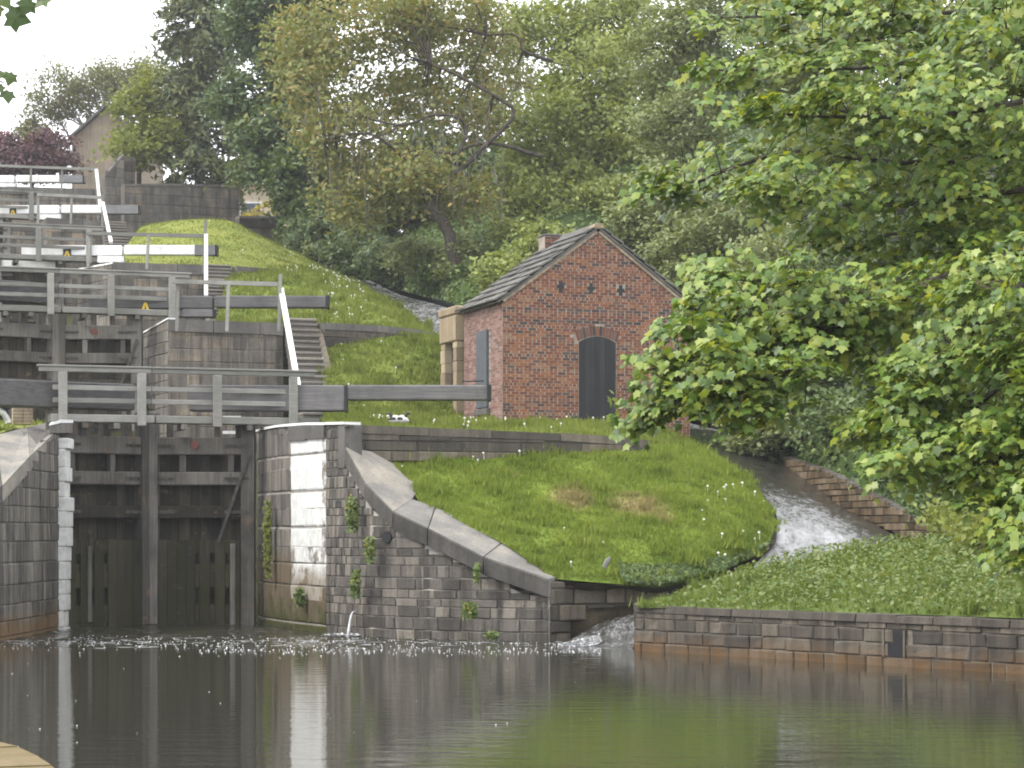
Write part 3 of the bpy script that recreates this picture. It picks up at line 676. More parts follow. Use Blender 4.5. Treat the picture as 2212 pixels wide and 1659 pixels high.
mb.tube(pp, [.012, .014, .017, .02, .022, .026, .03, .036], 7); o = mb.build('water_spout', M['foam'], None, True); o['kind'] = 'stuff'; o['label'] = 'thin spout of water pouring from the wing wall'

# --- bywash right wall, hillside, peninsula
strip_wall('bywash_wall', 'old orange stained stone wall along the far side of the bywash', 'wall', planpx([(1690, 60.4), (1760, 57.8), (1830, 55.6), (1930, 52.2), (2020, 49.6)]), zpx([(1690, 1042, 60.4), (1760, 1078, 57.8), (1830, 1104, 55.6), (1930, 1150, 52.2), (2020, 1200, 49.6)]),
           zpx([(1690, 985, 60.4), (1760, 1008, 57.8), (1830, 1040, 55.6), (1930, 1092, 52.2), (2020, 1152, 49.6)]), .17, (.25, .6), M['spill'], M['mortar_dark'], .5, None, .03, .02, 41)
edge = [P(775, 590, 97), P(860, 625, 88), P(942, 646, 80.8), P(1002, 668, 75.8), P(1330, 850, 71.5), P(1590, 930, 66), P(1695, 982, 61), P(1765, 1004, 58.3), P(1835, 1036, 56), P(1935, 1088, 52.6), P(2025, 1148, 50), P(2300, 1175, 47.8), P(2900, 1150, 45.5)]
rows = []
for off, dz in ((0, 0), (.9, .9), (4, 2.6), (10, 5.6), (20, 8.5), (40, 11)):
    row = []
    for e in edge:
        k = 1.0 if e.y > 52 else .75
        zc = e.z + dz * k; lim = 17.5
        row.append(Vector((e.x + off * .62, e.y + off * .78, min(zc, lim + .05 * off))))
    rows.append(row)
HILL = loft(rows, 80, 34, .06)
M['bank'] = m_ground('bank_turf', False, ((.022, .04, .012), (.045, .07, .02), (.075, .10, .03)))
sheet('hillside', HILL, M['bank'])
PEN = loft([[P(1376, 1312, 41.0), P(1600, 1316, 39.2), P(1900, 1325, 37.0), P(2212, 1336, 34.6), P(2850, 1362, 30.3)], [P(1400, 1305, 42.1), P(1620, 1276, 41.6), P(1900, 1256, 40.2), P(2250, 1256, 38), P(2850, 1275, 34)],
            [P(1425, 1303, 43.2), P(1610, 1240, 44.8), P(1850, 1198, 45.6), P(2100, 1180, 46), P(2850, 1160, 44)], [P(1425, 1322, 43.9), P(1640, 1275, 46.2), P(1900, 1235, 48), P(2100, 1180, 49.5), P(2850, 1140, 49)]], 50, 30, .03)
M['pen'] = m_ground('peninsula_turf', False, ((.06, .09, .022), (.11, .15, .035), (.17, .195, .055)))
sheet('peninsula_bank', PEN, M['pen'])
blades('grass', PEN[:24], 26000, m_blade('peninsula_blades', False, ((.07, .105, .022), (.135, .175, .038), (.2, .225, .06))), (.05, .15), .018, 12, 'rough grass on the tongue of land behind the canal wall')

M['joint'] = m_plain('canal_joint', (.22, .195, .16), .95, .3)
# --- right canal wall with drain opening
cp = [(1373, 41.2), (1500, 39.95), (1650, 38.6), (1800, 37.35), (1912, 36.45), (1957, 36.1), (2100, 35.1), (2260, 33.9), (2420, 32.8), (2773, 30.6)]
cpath = Path(planpx(cp)); sd0, sd1 = cpath.s[4], cpath.s[5]
cw = strip_wall('canal_wall', 'low squared stone canal bank wall on the right with a drain opening', 'wall', planpx(cp), -.5, .68,   .215, (.28, .66), M['canal'], M['joint'], .5, None, .022, .014, 51,
                skip=lambda t, z: sd0 < t < sd1 and .15 < z < .56, cap=(.12, .045, .55, M['canal'], .8), coursefun=lambda z: .215, rough=1.6)
a, d, nn = cpath.at((sd0 + sd1) / 2); mb = MB(); wd = (sd1 - sd0)
mb.box(a + nn * .012, d, -nn, ZUP, -wd / 2, wd / 2, 0, .02, .148, .572); mb.build('drain_opening', M['black'], cw)
for sx in (-1, 1):
    mb = MB(); mb.box(a, d, -nn, ZUP, sx * wd / 2 - .02, sx * wd / 2 + .02, -.05, .2, .148, .572); mb.build('drain_jamb', M['canal'], cw)
strip_wall('canal_wall', 'short end wall of the canal bank where the bywash enters', 'wall', planpx([(1372, 43.6), (1372.5, 41.25)])[::-1][::-1], -.5, .78, .215, (.4, .6), M['canal'], M['mortar_dark'], .3, None, .02, .014, 52)

M['mossy'] = m_stone('mossy_edge_stone', (.08, .078, .068), (.14, .13, .112), (.22, .20, .165), .0, (.085, .09, .016), (.40, .47), (.20, .13, .05), piece_var=.3, seed=22)
# near left bank of the canal
mb = MB(); pl = [P(-260, 1560, 20.6), P(0, 1603, 19.3), P(60, 1628, 18.4), P(112, 1662, 17.2), P(200, 1760, 14.5)]
strip_wall('canal_edge', 'mossy stone canal edge in the near left corner', 'wall', [(p.x, p.y) for p in pl[::-1]], -.4, .22, .3, (.5, .9), M['left'], M['mortar_dark'], .5, None, .02, .012, 61, cap=(.14, .04, .7, M['mossy'], .9))
g = loft([[p.xyz * 1 + Vector((-.5, -.1, 0)) for p in pl], [p + Vector((-8, -2, .1)) for p in pl]], 14, 10); g[..., 2] = .35 + .03 * np.sin(g[..., 0] * 3)
sheet('towpath', g, m_ground('towpath_turf', False, ((.09, .09, .03), (.16, .13, .06), (.25, .2, .11)))); blades('grass', g[:3], 1500, GBm, (.04, .1), .01, 14, 'mossy grass along the near canal edge')

# ------------------------------------------------------------------ lock gates
C18, S18 = math.cos(R(18)), math.sin(R(18))
def make_leaf(side, label):
    root = thing('lock_gate', label, 'lock gate', (0, 0, 0), 'leaves of the stepped lock gates', ANG)
    dv = Vector((C18 * side, -S18, 0)); nv = Vector((-S18 * side, -C18, 0))       # along the leaf, towards the viewer
    def lb(name, mat, s0, s1, t0, t1, z0, z1, ch=.012):
        mb = MB(); mb.box((0, 0, 0), dv, nv, ZUP, s0, s1, t0, t1, z0, z1, ch); return mb.build(name, mat, root)
    G, GD_ = M['gate'], M['gate_dark']
    s = .22
    while s < 2.12:                                                       # upright sheathing planks behind the frame
        w = min(random.uniform(.2, .27), 2.13 - s)
        lb('plank', GD_, s + .004, s + w - .004, -.30, -.235 + random.uniform(-.008, .012), -4.95, -.46 + random.uniform(-.02, .02)); s += w
    lb('mitre_post', G, .0 + .012, .235, -.22, .17, -4.95, .14, .03); lb('heel_post', G, 2.12, 2.42, -.24, .14, -4.95, .12, .03)
    lb('top_rail', G, .235, 2.12, -.2, .12, -.84, -.44, .02)
    for z0, z1 in ((-1.53, -1.23), (-2.28, -2.0), (-3.6, -3.3), (-4.85, -4.45)): lb('rail', G if z0 > -1.6 else GD_, .235, 2.12, -.2, .09, z0, z1, .02)
    for q in ((.72, .86), (1.82, 1.95)) if side > 0 else ((.86, .98), (1.86, 1.98)): lb('upright', G, q[0], q[1], -.15, .07, -1.23, -.84)
    for q in (.42, .95, 1.5, 1.98): lb('stub_post', G, q, q + random.uniform(.1, .2), -.15, .02, -.44, -.05)
    es = [.25, .46, .67, .88, 1.08, (1.08, 1.18), 1.42, (1.42, 1.53), 1.76, (1.76, 1.87), 2.1]
    prev = .25
    for e in es[1:]:
        if isinstance(e, tuple):
            for z0, z1 in ((-3.07, -2.76), (-3.84, -3.5), (-4.62, -4.23)): lb('short_board', GD_, e[0] + .004, e[1] - .004, .095, .135, z0, z1, .004)
            prev = e[1]
        else:
            lb('board', GD_, prev + .004, e - .004, .095, .145 + random.uniform(-.008, .008), -4.95, -2.76 + random.uniform(-.02, .01), .005); prev = e
    lb('cover_strip', G, 1.88, 2.0, .15, .22, -4.9, -2.85) if side > 0 else lb('paddle_rod', G, 1.52, 1.6, .15, .22, -4.6, -2.9)
    mb = MB(); mb.bar(dv * 2.3 + nv * .2 + ZUP * -.85, dv * (1.62 if side > 0 else 2.05) + nv * .2 + ZUP * -2.8, .07, .05, nv); mb.build('brace', M['iron'], root)
    for z in (-.64, -1.38, -2.14):
        lb('strap', M['iron'], .1, .62, .10 if z < -1 else .125, .115 if z < -1 else .14, z - .035, z + .035, 0); lb('strap', M['iron'], 1.75, 2.3, .148, .16, z - .035, z + .035, 0)
        for q in (.3, .5, 1.85, 2.05): lb('bolt', M['iron'], q - .022, q + .022, .12, .175, z - .022, z + .022, .008)
    if side > 0:
        mb = MB(); c = dv * 1.07 + ZUP * -.62; mb.tube([c + nv * .1, c + nv * .15], [.095, .095], 10); mb.build('reflector', M['orange'], root)
    e_ = 4.46
    mb = MB(); mb.box((0, 0, 0), dv, nv, ZUP, .95 if side > 0 else .45, e_, -.26, .22, .15, .74, .03); bm_ = mb.build('balance_beam', M['beam'], root)
    lb('beam_end', M['black'], e_, e_ + .07, -.27, .23, .13, .73)
    if side > 0:
        lb('beam_extension', M['beam'], e_ + .075, 7.7, -.2, .2, .40, .745, .03); lb('extension_end', M['black'], 7.7, 7.80, -.21, .21, .38, .76, .02)
    # footboard and handrail, straight across the gate on its downstream side
    a0, a1 = (-2.35, -.07) if side < 0 else (-.03, 3.7); Y0 = -1.2
    mb = MB(); mb.wbox(a0, a1, Y0, Y0 + .5, -.17, 0, .015); mb.build('footboard', M['rail'], root)
    r0, r1 = (-2.6, -.14) if side < 0 else (-.12, 3.59)
    mb = MB(); mb.wbox(r0, r1, Y0 - .02, Y0 + .10, .93, 1.03, .01); mb.build('handrail', M['rail'], root)
    mb = MB(); mb.wbox(r0 - .04, r1 + .06, Y0 - .05, Y0 + .13, 1.035, 1.08, .008); mb.build('handrail_cap', M['rail'], root)
    q0 = -2.3 if side < 0 else -.12
    for z in (.58, .30): mb = MB(); mb.wbox(q0, r1 if side < 0 else 3.3, Y0 + .02, Y0 + .09, z - .05, z + .06, .01); mb.build('guard_rail', M['rail'], root)
    for p in ((-2.10, -.37) if side < 0 else (1.33, 3.07)): mb = MB(); mb.wbox(p - .09, p + .09, Y0 - .14, Y0 - .03, -.24, .92, .012); mb.build('rail_post', M['rail'], root)
    for p in ((-1.6, -.9) if side < 0 else (.6, 2.1)): mb = MB(); mb.wbox(p - .07, p + .07, Y0 + .02, -.15 - abs(p) * .3 + .1, -.30, -.175); mb.build('bracket', M['gate'], root)
    return root
M['orange'] = m_plain('orange_reflector', (.19, .06, .04), .5)
def copy_tree(o, parent=None):
    c = o.copy(); COL.objects.link(c)
    if parent: c.parent = parent
    for ch in list(o.children): copy_tree(ch, c)
    return c
O1 = Vector((-8.27, 52.6, 0))
GATES = [(O1, 4.70), (O1 + V * 14.7, 8.48), (O1 + V * 30.3, 11.76), (O1 + V * 45.9, 15.25), (O1 + V * 61.2, 18.72)]
rightL = make_leaf(1, 'right leaf of the lowest lock gates, orange reflector and a long weathered beam')
leftL = make_leaf(-1, 'left leaf of the lowest lock gates, beside the white quoin stones')
for o in (rightL, leftL): o.location = GATES[0][0] + ZUP * GATES[0][1]
def paint_copy(c, names, mat):
    for ch in c.children:
        if ch.name.split('.')[0] in names: ch.material_slots[0].link = 'OBJECT'; ch.material_slots[0].material = mat
leaf_labels = ['right leaf of the second lock gates, grey beam with a small yellow sign', 'right leaf of the third lock gates, white painted beam before the top mound',
               'right leaf of the fourth lock gates, white beam with grey end', 'right leaf of the topmost lock gates, under the purple tree']
M['yellow'] = m_plain('yellow_sign', (.62, .43, .03), .5, .05); M['beam_grey'] = m_wood('grey_beam_end', (.09, .09, .095), (.16, .16, .165), (.24, .24, .24), axis='x')
def warning_sign(root, dark):
    dv = Vector((C18, -S18, 0)); nv = Vector((-S18, -C18, 0)); c = dv * (2.55) + nv * .225 + ZUP * .40
    if dark:
        mb = MB(); mb.box(c, dv, nv, ZUP, -.14, .14, 0, .01, -.19, .19); mb.build('sign_plate', M['black'], root)
    mb = MB(); mb.prism([c + nv * .012 - dv * .13 - ZUP * .12, c + nv * .012 + dv * .13 - ZUP * .12, c + nv * .012 + dv * .035 + ZUP * .13, c + nv * .012 - dv * .035 + ZUP * .13], nv * .012); s = mb.build('warning_sign', M['yellow'], root)
    mb = MB(); mb.prism([c + nv * .026 - dv * .03 - ZUP * .07, c + nv * .026 + dv * .03 - ZUP * .07, c + nv * .026 + ZUP * .06], nv * .004); mb.build('symbol', M['black'], s)
_d = Vector((C18, -S18, 0)); _n = Vector((-S18, -C18, 0))
mb = MB(); mb.box((0, 0, 0), _d, _n, ZUP, .95, 4.46, -.24, .21, .37, .735, .03); slim_beam = mb.mesh('balance_beam', M['beam'])
mb = MB(); mb.box((0, 0, 0), _d, _n, ZUP, 3.6, 4.46, -.2, .19, .13, .366, .02); beam_block = mb.mesh('beam_block', M['beam'])
mb = MB(); mb.box((0, 0, 0), _d, _n, ZUP, 4.462, 4.52, -.19, .18, .14, .36, .01); block_end = mb.mesh('beam_end', M['black'])
for k in range(1, 5):
    c = copy_tree(rightL); c['label'] = leaf_labels[k - 1]; c.location = GATES[k][0] + ZUP * GATES[k][1]; BASE[c.name] = Vector((0, 0, 0))
    for ch in list(c.children):
        if ch.name.startswith('reflector') and k > 1: bpy.data.objects.remove(ch)
    for ch in list(c.children):
        if ch.name.startswith('balance_beam'): ch.data = slim_beam
        if ch.name.startswith('beam_end'): ch.data = block_end
    bb_ = link('beam_block', beam_block, c)
    if k >= 2:
        paint_copy(c, ('balance_beam', 'beam_block', 'beam_extension', 'top_rail') if k < 4 else ('balance_beam', 'beam_block', 'beam_extension'), M['white']); paint_copy(c, ('beam_end',), M['white'])
        dv = Vector((C18, -S18, 0)); nv = Vector((-S18, -C18, 0)); s0 = (7.0, 6.35, 6.6)[k - 2]
        mb = MB(); mb.box((0, 0, 0), dv, nv, ZUP, s0, 7.69, -.206, .206, .394, .751); mb.build('bare_beam_tip', M['beam_grey'], c)
    if k in (1, 2, 3): warning_sign(c, k > 1)
    for ch in c.children:                                              # the upper beams sit lower on their gates
        if ch.name.split('.')[0] in ('balance_beam', 'beam_end', 'beam_block', 'beam_extension', 'extension_end', 'bare_beam_tip', 'sign_plate', 'warning_sign'): ch.location.z = -.33
        if k >= 2 and ch.name.startswith('top_rail'): ch.location.z = .36
    if k == 1:
        c2 = copy_tree(leftL); c2['label'] = 'left leaf of the second lock gates, above the dark beam at the frame edge'; c2.location = c.location

# ------------------------------------------------------------------ walls, steps and rails of the upper locks
M['ashlar_joint'] = m_plain('ashlar_joint', (.15, .135, .115), .95, .2)
def level(name_k, main, oblique, zbot, label, lab2, seed, courses=.36):
    pl = planpx([(a, d) for a, _, d in main]); zt = zpx(main)
    strip_wall('lock_wall', label, 'wall', pl, zbot, [z - .34 for z in zt], courses, (.35, 1.2), M['ashlar'], M['ashlar_joint'], .8, None, .006, .006, seed, cap=(.34, .05, .7, M['coping'], 1.3))
    if oblique:
        pl = planpx([(a, d) for a, _, d in oblique]); zt = zpx(oblique)
        strip_wall('lock_side_wall', lab2, 'wall', pl, zbot, [z - .06 for z in zt], courses, (.5, 1.0), M['wing_big'], M['mortar_dark'], .5, None, .012, .012, seed + 1, cap=(.055, .03, .3, M['white'], .9))
level(2, [(366, 690, 65.0), (500, 694, 65.5), (612, 699, 65.9)], [(308, 717, 67.8), (364, 685, 65.05)], 3.9, 'pale ashlar wall facing down the second lock, right of its gates', 'narrow side wall of the second lock with a white edge', 70)
level(3, [(244, 566, 79.7), (380, 571, 80.3), (444, 574, 80.7)], [(168, 580, 82.2), (243, 566, 79.75)], 7.6, 'brown ashlar wall facing down the third lock, below the white beam', 'side wall beside the third gates', 72)
level(4, [(100, 470, 94.0), (160, 474, 94.4), (226, 479, 94.8)], None, 11.0, 'grey ashlar wall facing down the fourth lock', '', 74)
level(5, [(-60, 402, 107.5), (60, 404, 108.5), (212, 408, 109.4)], None, 14.5, 'grey ashlar wall facing down the topmost lock', '', 76)

def steps(label, px0, py0, D0, px1, py1, D1, width, n):
    a, b = P(px0, py0, D0), P(px1, py1, D1); root = thing('stone_steps', label, 'steps', a, 'flights of steps beside the locks')
    for i in range(n):
        t = i / (n - 1); p = a.lerp(b, t); h = (b.z - a.z) / (n - 1); dp = (b - a).xy.length / (n - 1); mb = MB()
        mb.box(p, U, V, ZUP, 0, width, 0, dp + .25, -h * 1.6, h * .52, 0); mb.build('riser', M['step'], root)
        mb = MB(); mb.box(p, U, V, ZUP, -.01, width + .01, -.04, dp + .2, h * .54, h * .98, .02); mb.build('tread', M['ramp_dark'], root)
    mb = MB(); dd = (b - a)                                          # side string wall
    for x0 in (width + .03,):
        q = [a + U * x0 + V * -.1 - ZUP * .6, b + U * x0 + V * .4 - ZUP * 1.2, b + U * x0 + V * .4 + ZUP * .1, a + U * x0 - V * .1 + ZUP * .12]
        mb.prism(q, U * .2)
    mb.build('side_string', M['retain'], root)
    return root
M['ramp_dark'] = m_stone('tread_stone', (.10, .09, .08), (.165, .15, .13), (.25, .225, .19), .0, None, seed=17)
steps('wide flight of stone steps between the grey ashlar wall and the grass bank', 655, 905, 61.0, 622, 700, 66.0, .82, 17)
steps('flight of dark stone steps beside the third lock, left of the seeding grass', 452, 700, 76.5, 446, 580, 80.8, .88, 16)
steps('flight of dark steps behind the fourth lock railing', 236, 575, 90.0, 222, 485, 94.6, .95, 16)
steps('dark flight of steps at the very top below the sloping pier', 215, 485, 104.0, 210, 410, 109, 1.0, 16)

def bars(name, label, cat, items, mat, group=None, parts=None):
    loc = P(*items[0][1]); root = thing(name, label, cat, loc, group)
    for nm, a, b, w, h in items:
        mb = MB(); mb.bar(P(*a), P(*b), w, h); mb.build(nm, parts.get(nm, mat) if parts else mat, root)
    return root
gr = 'railings along the lock walls'
def railing(label, posts, rail, w=.09):
    it = [('rail', rail[0], rail[1], .09, .12)]
    for a, b in posts: it.append(('post', a, b, w, w))
    return bars('wall_railing', label, 'railing', it, M['rail'], gr)
def rp_(D): return lambda x0, y0, x1, y1: ((x0, y0, D), (x1, y1, D))
def pp_(p, D): return [((a, b, D), (a2, b2, D)) for a, b, a2, b2 in p]
railing('grey timber railing on the second lock wall, left of the steps', pp_([(382, 716, 385, 612), (490, 716, 494, 612), (602, 716, 606, 592)], 64.6), ((372, 608, 64.5), (600, 614, 64.9)))
railing('grey timber railing on the third lock wall, in front of the white beam', pp_([(190, 578, 195, 505), (317, 582, 321, 508), (440, 590, 444, 476)], 79.2), ((186, 504, 79.1), (445, 510, 79.4)))
railing('faint railing on the fourth lock wall', pp_([(82, 486, 83, 424), (153, 484, 155, 428), (221, 498, 222, 420)], 93.5), ((80, 420, 93.4), (222, 427, 93.6)))
railing('topmost railing against the purple tree', pp_([(66, 410, 67, 362), (133, 410, 134, 366), (206, 410, 207, 362)], 107.0), ((-30, 357, 106.5), (208, 366, 107)))
gh = 'white handrails beside the steps'
hr = lambda label, a, b, w, h: bars('step_handrail', label, 'handrail', [('rail', a, b, w, h), ('post', (a[0], a[1], a[2]), (a[0], a[1] + 60, a[2]), .07, .07), ('post', (b[0], b[1] - 4, b[2] + .02), (b[0], b[1] + 60, b[2] + .02), .07, .07)], M['white'], gh, {'post': M['rail']})
hr('long white sloping handrail of the middle steps', (607, 625, 64.9), (644, 834, 60.2), .14, .10)
hr('upright looking white handrail crossing the third lock railing', (445, 508, 79.2), (445, 640, 74.5), .12, .10)
hr('white handrail in front of the dark steps of the fourth lock', (222, 438, 93.5), (240, 524, 89), .12, .10)
hr('highest white handrail, below the gabled stone house', (208, 367, 107), (218, 462, 101), .13, .10)

# ------------------------------------------------------------------ brick hut
H0 = Vector((-.25, 59.5, 0)); HW, HL = 5.24, 3.19; ZB, ZE, ZR = 4.35, 8.10, 10.02
hut = thing('brick_hut', 'red brick hut with black arched door, three cross vents and slate roof', 'building', (H0.x + 2.4, H0.y + 1.6, 4.9))
hp = lambda a, b, z: H0 + U * a + V * b + ZUP * z
mb = MB(); c = .05
mb.prism([hp(0, 0, ZB - .5), hp(HW, 0, ZB - .5), hp(HW, 0, ZE), hp(HW / 2, 0, ZR - .06), hp(0, 0, ZE)], V * HL); mb.build('wall', M['brick_mortar'], hut)
DX0, DX1 = 2.10, 3.14; DZ0, DZ1, DAR = 4.60, 7.05, .16                # door opening (u from the left corner)
a_ = lambda px, D=60.4: None
VENTS = [(1.595, 8.475), (2.44, 8.455), (3.27, 8.43)]
CH, BL = .0752, .2335; lst = []
row = 0; z = ZB - .2
sil = lambda a: ZE + (ZR - ZE) * (1 - abs(a - HW / 2) / (HW / 2))
rg = random.Random(4)
while z < ZR:
    header = row % 5 == 3; bl_ = BL if not header else BL / 2; x = -(bl_ / 2 if row % 2 else 0)
    while x < HW:
        x0, x1 = max(x, 0), min(x + bl_, HW); x += bl_; xm, zm = (x0 + x1) / 2, z + CH / 2
        if x1 - x0 < .03: continue
        arch = DZ1 + .0 + DAR * (1 - ((xm - (DX0 + DX1) / 2) / ((DX1 - DX0) / 2)) ** 2)
        if zm < arch + .30 and x1 > DX0 + .0 and x0 < DX1 - .0 and zm > DZ1 - .02: continue
        if zm < DZ1:
            if x0 >= DX0 - .01 and x1 <= DX1 + .01: continue
            if x0 < DX0 < x1: x1 = DX0
            if x0 < DX1 < x1: x0 = DX1
            if x1 - x0 < .03: continue
        if any(abs(zm - vz) < .135 and abs(xm - vx) < (.125 if abs(zm - vz) < .05 else .09) for vx, vz in VENTS):
            vx = min(VENTS, key=lambda q: abs(q[0] - xm))[0]
            if abs(xm - vx) < .06: continue
            if xm < vx: x1 = min(x1, vx - .055)
            else: x0 = max(x0, vx + .055)
            if x1 - x0 < .03: continue
            xm = (x0 + x1) / 2
        if zm > min(sil(x0), sil(x1)) - .1 and zm > ZE: 
            if zm > sil(xm) - .08: continue
        w = x1 - x0 - .028; h = CH - .006; cpt = hp((x0 + x1) / 2, .05 - rg.uniform(.004, .010), zm); Mx = Matrix.Identity(4)
        for i in range(3): Mx[i][0] = U[i] * w; Mx[i][1] = V[i] * .1; Mx[i][2] = ZUP[i] * h; Mx[i][3] = cpt[i]
        dark = rg.random() < (.8 if abs(zm - 7.88) < .06 or abs(zm - 7.6) < .03 else .07)
        lst.append((w * h * (1 if xm < DX0 and zm > 5 else .5), Mx, M['brick_dark'] if dark else M['brick'], rg.randrange(3)))
    z += CH; row += 1
lst.sort(key=lambda q: -q[0] + rg.random() * 1e-4)
for _, Mx, mm, k in lst[:225]: piece('brick', stone_mesh(mm, k, .45, 'brick'), Mx, hut)
join_pieces('brickwork', lst[225:], hut, .45)
# left side wall bricks, shutter, sill, eaves
lst = []; row = 0; z = ZB - .1; WY0, WY1, WZ0, WZ1 = 1.05, 1.95, 5.35, 7.42
while z < ZE - .12:
    x = -(BL / 2 if row % 2 else 0)
    while x < HL:
        x0, x1 = max(x, 0), min(x + BL, HL); x += BL; xm, zm = (x0 + x1) / 2, z + CH / 2
        if x1 - x0 < .03 or (WY0 < xm < WY1 and WZ0 < zm < WZ1): continue
        w = x1 - x0 - .014; h = CH - .008; cpt = hp(.05 - rg.uniform(.004, .010), xm, zm); Mx = Matrix.Identity(4)
        for i in range(3): Mx[i][0] = -V[i] * w; Mx[i][1] = U[i] * .1; Mx[i][2] = ZUP[i] * h; Mx[i][3] = cpt[i]
        lst.append((w * h, Mx, M['brick_side'], rg.randrange(3)))
    z += CH; row += 1
join_pieces('side_brickwork', lst, hut, .45)
mb = MB(); mb.box(H0, U, V, ZUP, .012, .05, WY0, WY1, WZ0, WZ1); sh_ = mb.build('window', M['shutter'], hut)
mb = MB(); mb.box(H0, U, V, ZUP, -.075, .0, WY0 + .03, WY1 - .02, WZ0 + .02, WZ1 - .01, .01); mb.build('shutter', M['shutter'], sh_)
mb = MB(); mb.box(H0, U, V, ZUP, -.1, .05, WY0 - .1, WY1 + .1, WZ0 - .17, WZ0 - .005, .015); mb.build('sill', M['coping'], sh_)
for i, (pz, pj) in enumerate(((ZE - .13, .02), (ZE - .04, .06))):
    b = 0.0; k = 0
    while b < HL - .02:
        if i == 1 or k % 2 == 0: mb = MB(); mb.box(H0, U, V, ZUP, -pj, .08, b, min(b + .11, HL), pz, pz + .078); mb.build('dentil', M['brick_dark'], hut)
        b += .118; k += 1
# door, arch, vents
mb = MB(); arc = [(DX0 + (DX1 - DX0) * k / 12, DZ1 + DAR * (1 - (2 * k / 12 - 1) ** 2)) for k in range(13)]
mb.prism([hp(DX0, -.002, DZ0)] + [hp(DX1, -.002, DZ0)] + [hp(a, -.002, zz) for a, zz in arc[::-1]], V * -.004); dr = mb.build('door', M['black'], hut)
k = 0; x = DX0 + .035
while x < DX1 - .05:
    w = (DX1 - DX0 - .07) / 7; mb = MB(); zt = lambda a: DZ1 - .03 + DAR * (1 - (2 * (a - DX0) / (DX1 - DX0) - 1) ** 2)
    f = lambda a, b, zz: hp(a, b, zz)
    mb.hexa([f(x + .004, -.012, DZ0), f(x + w - .004, -.012, DZ0), f(x + w - .004, -.004, DZ0), f(x + .004, -.004, DZ0)], [f(x + .004, -.012, zt(x)), f(x + w - .004, -.012, zt(x + w)), f(x + w - .004, -.004, zt(x + w)), f(x + .004, -.004, zt(x))]); mb.build('door_board', M['door'], dr); x += w
mb = MB(); mb.box(H0, U, V, ZUP, DX1 - .034, DX1 - .012, -.02, -.004, DZ0, DZ1 - .02); mb.build('door_edge', M['iron'], dr)
for k in range(13):
    t0, t1 = k / 13, (k + 1) / 13; q = lambda t, r: hp(DX0 - .03 + (DX1 - DX0 + .06) * t - r * .35 * (1 - 2 * t) * 1, -.012, DZ1 + DAR * (1 - (2 * t - 1) ** 2) + .015 + r)
    mb = MB(); e = .006; p0, p1, p2, p3 = q(t0 + e, 0), q(t1 - e, 0), q(t1 - e, .25), q(t0 + e, .25); mb.prism([p0, p1, p2, p3], V * .08); mb.build('arch_brick', M['brick_dark'] if k % 2 else M['brick'], hut)
for vx, vz in VENTS:
    mb = MB(); ct = [(-.05, -.14), (.05, -.14), (.05, -.05), (.1, -.05), (.1, .045), (.05, .045), (.05, .14), (-.05, .14), (-.05, .045), (-.1, .045), (-.1, -.05), (-.05, -.05)]
    mb.prism([hp(vx + a, -.0115, vz + b) for a, b in ct], V * .008); mb.build('vent', M['black'], hut)
# roof of stone slates, verge, ridge, chimney
OV = .12; sl = (ZR - ZE) / (HW / 2)
for sd in (-1, 1):
    rfm = MB(); dn = (U * sd * (HW / 2) - ZUP * (ZR - ZE)); Ls = dn.length; dn.normalize(); nrm = (dn.cross(V) * (1 if sd > 0 else -1)).normalized()
    if nrm.z < 0: nrm = -nrm
    top = hp(HW / 2, 0, ZR); rfm.box(top, dn, V, nrm, .0, Ls + .16, -OV + .03, HL + .1, -.01, .045); rf = rfm.build('roof', M['roof'], hut)
    nrow = 9; step = (Ls + .2) / nrow
    for r_ in range(nrow):
        y = -OV - (r_ % 2) * .2
        while y < HL + .12:
            w = rg.uniform(.34, .6); y0, y1 = max(y, -OV), min(y + w, HL + .12); y += w
            if y1 - y0 < .06: continue
            th = rg.uniform(.028, .05); mb = MB(); s0, s1 = r_ * step, (r_ + 1) * step + rg.uniform(-.01, .03)
            b0 = top + nrm * (.045 + rg.uniform(0, .006)); q = lambda s_, y_, n_: b0 + dn * s_ + V * y_ + nrm * n_
            lift = .045
            mb.hexa([q(s0, y0 + .005, .004), q(s1, y0 + .005, .004 + lift), q(s1, y1 - .005, .004 + lift), q(s0, y1 - .005, .004)], [q(s0, y0 + .005, .004 + th), q(s1, y0 + .005, .004 + lift + th), q(s1, y1 - .005, .004 + lift + th), q(s0, y1 - .005, .004 + th)])
            mb.build('slate', M['roof'], rf)
    mb = MB(); mb.box(top, dn, V, nrm, .08, Ls + .02, -.055, .0, -.085, -.012); mb.build('verge_mortar', M['verge'] if 'verge' in M else M.setdefault('verge', m_plain('verge_mortar', (.34, .27, .20), .9, .3)), hut)
y = -OV
while y < HL:
    mb = MB(); p = hp(HW / 2, 0, ZR + .10); y1 = min(y + .45, HL + .12); cs = [(-.16, -.10), (-.1, .0), (0, .05), (.1, .0), (.16, -.10)]
    mb.prism([p + U * a + V * (y + .004) + ZUP * b for a, b in cs], V * (y1 - y - .008)); mb.build('ridge_tile', M['sandstone'] if y < 0 else M['roof'], hut); y += .45
cu = 2.08; chb = hp(cu, 2.55, 8.9)
chm = MB(); chm.box(hp(cu, 2.55, 0), U, V, ZUP, .0, .56, 0, .5, 8.9, 10.12); ch_ = chm.build('chimney', M['brick_mortar'], hut)
lst = []
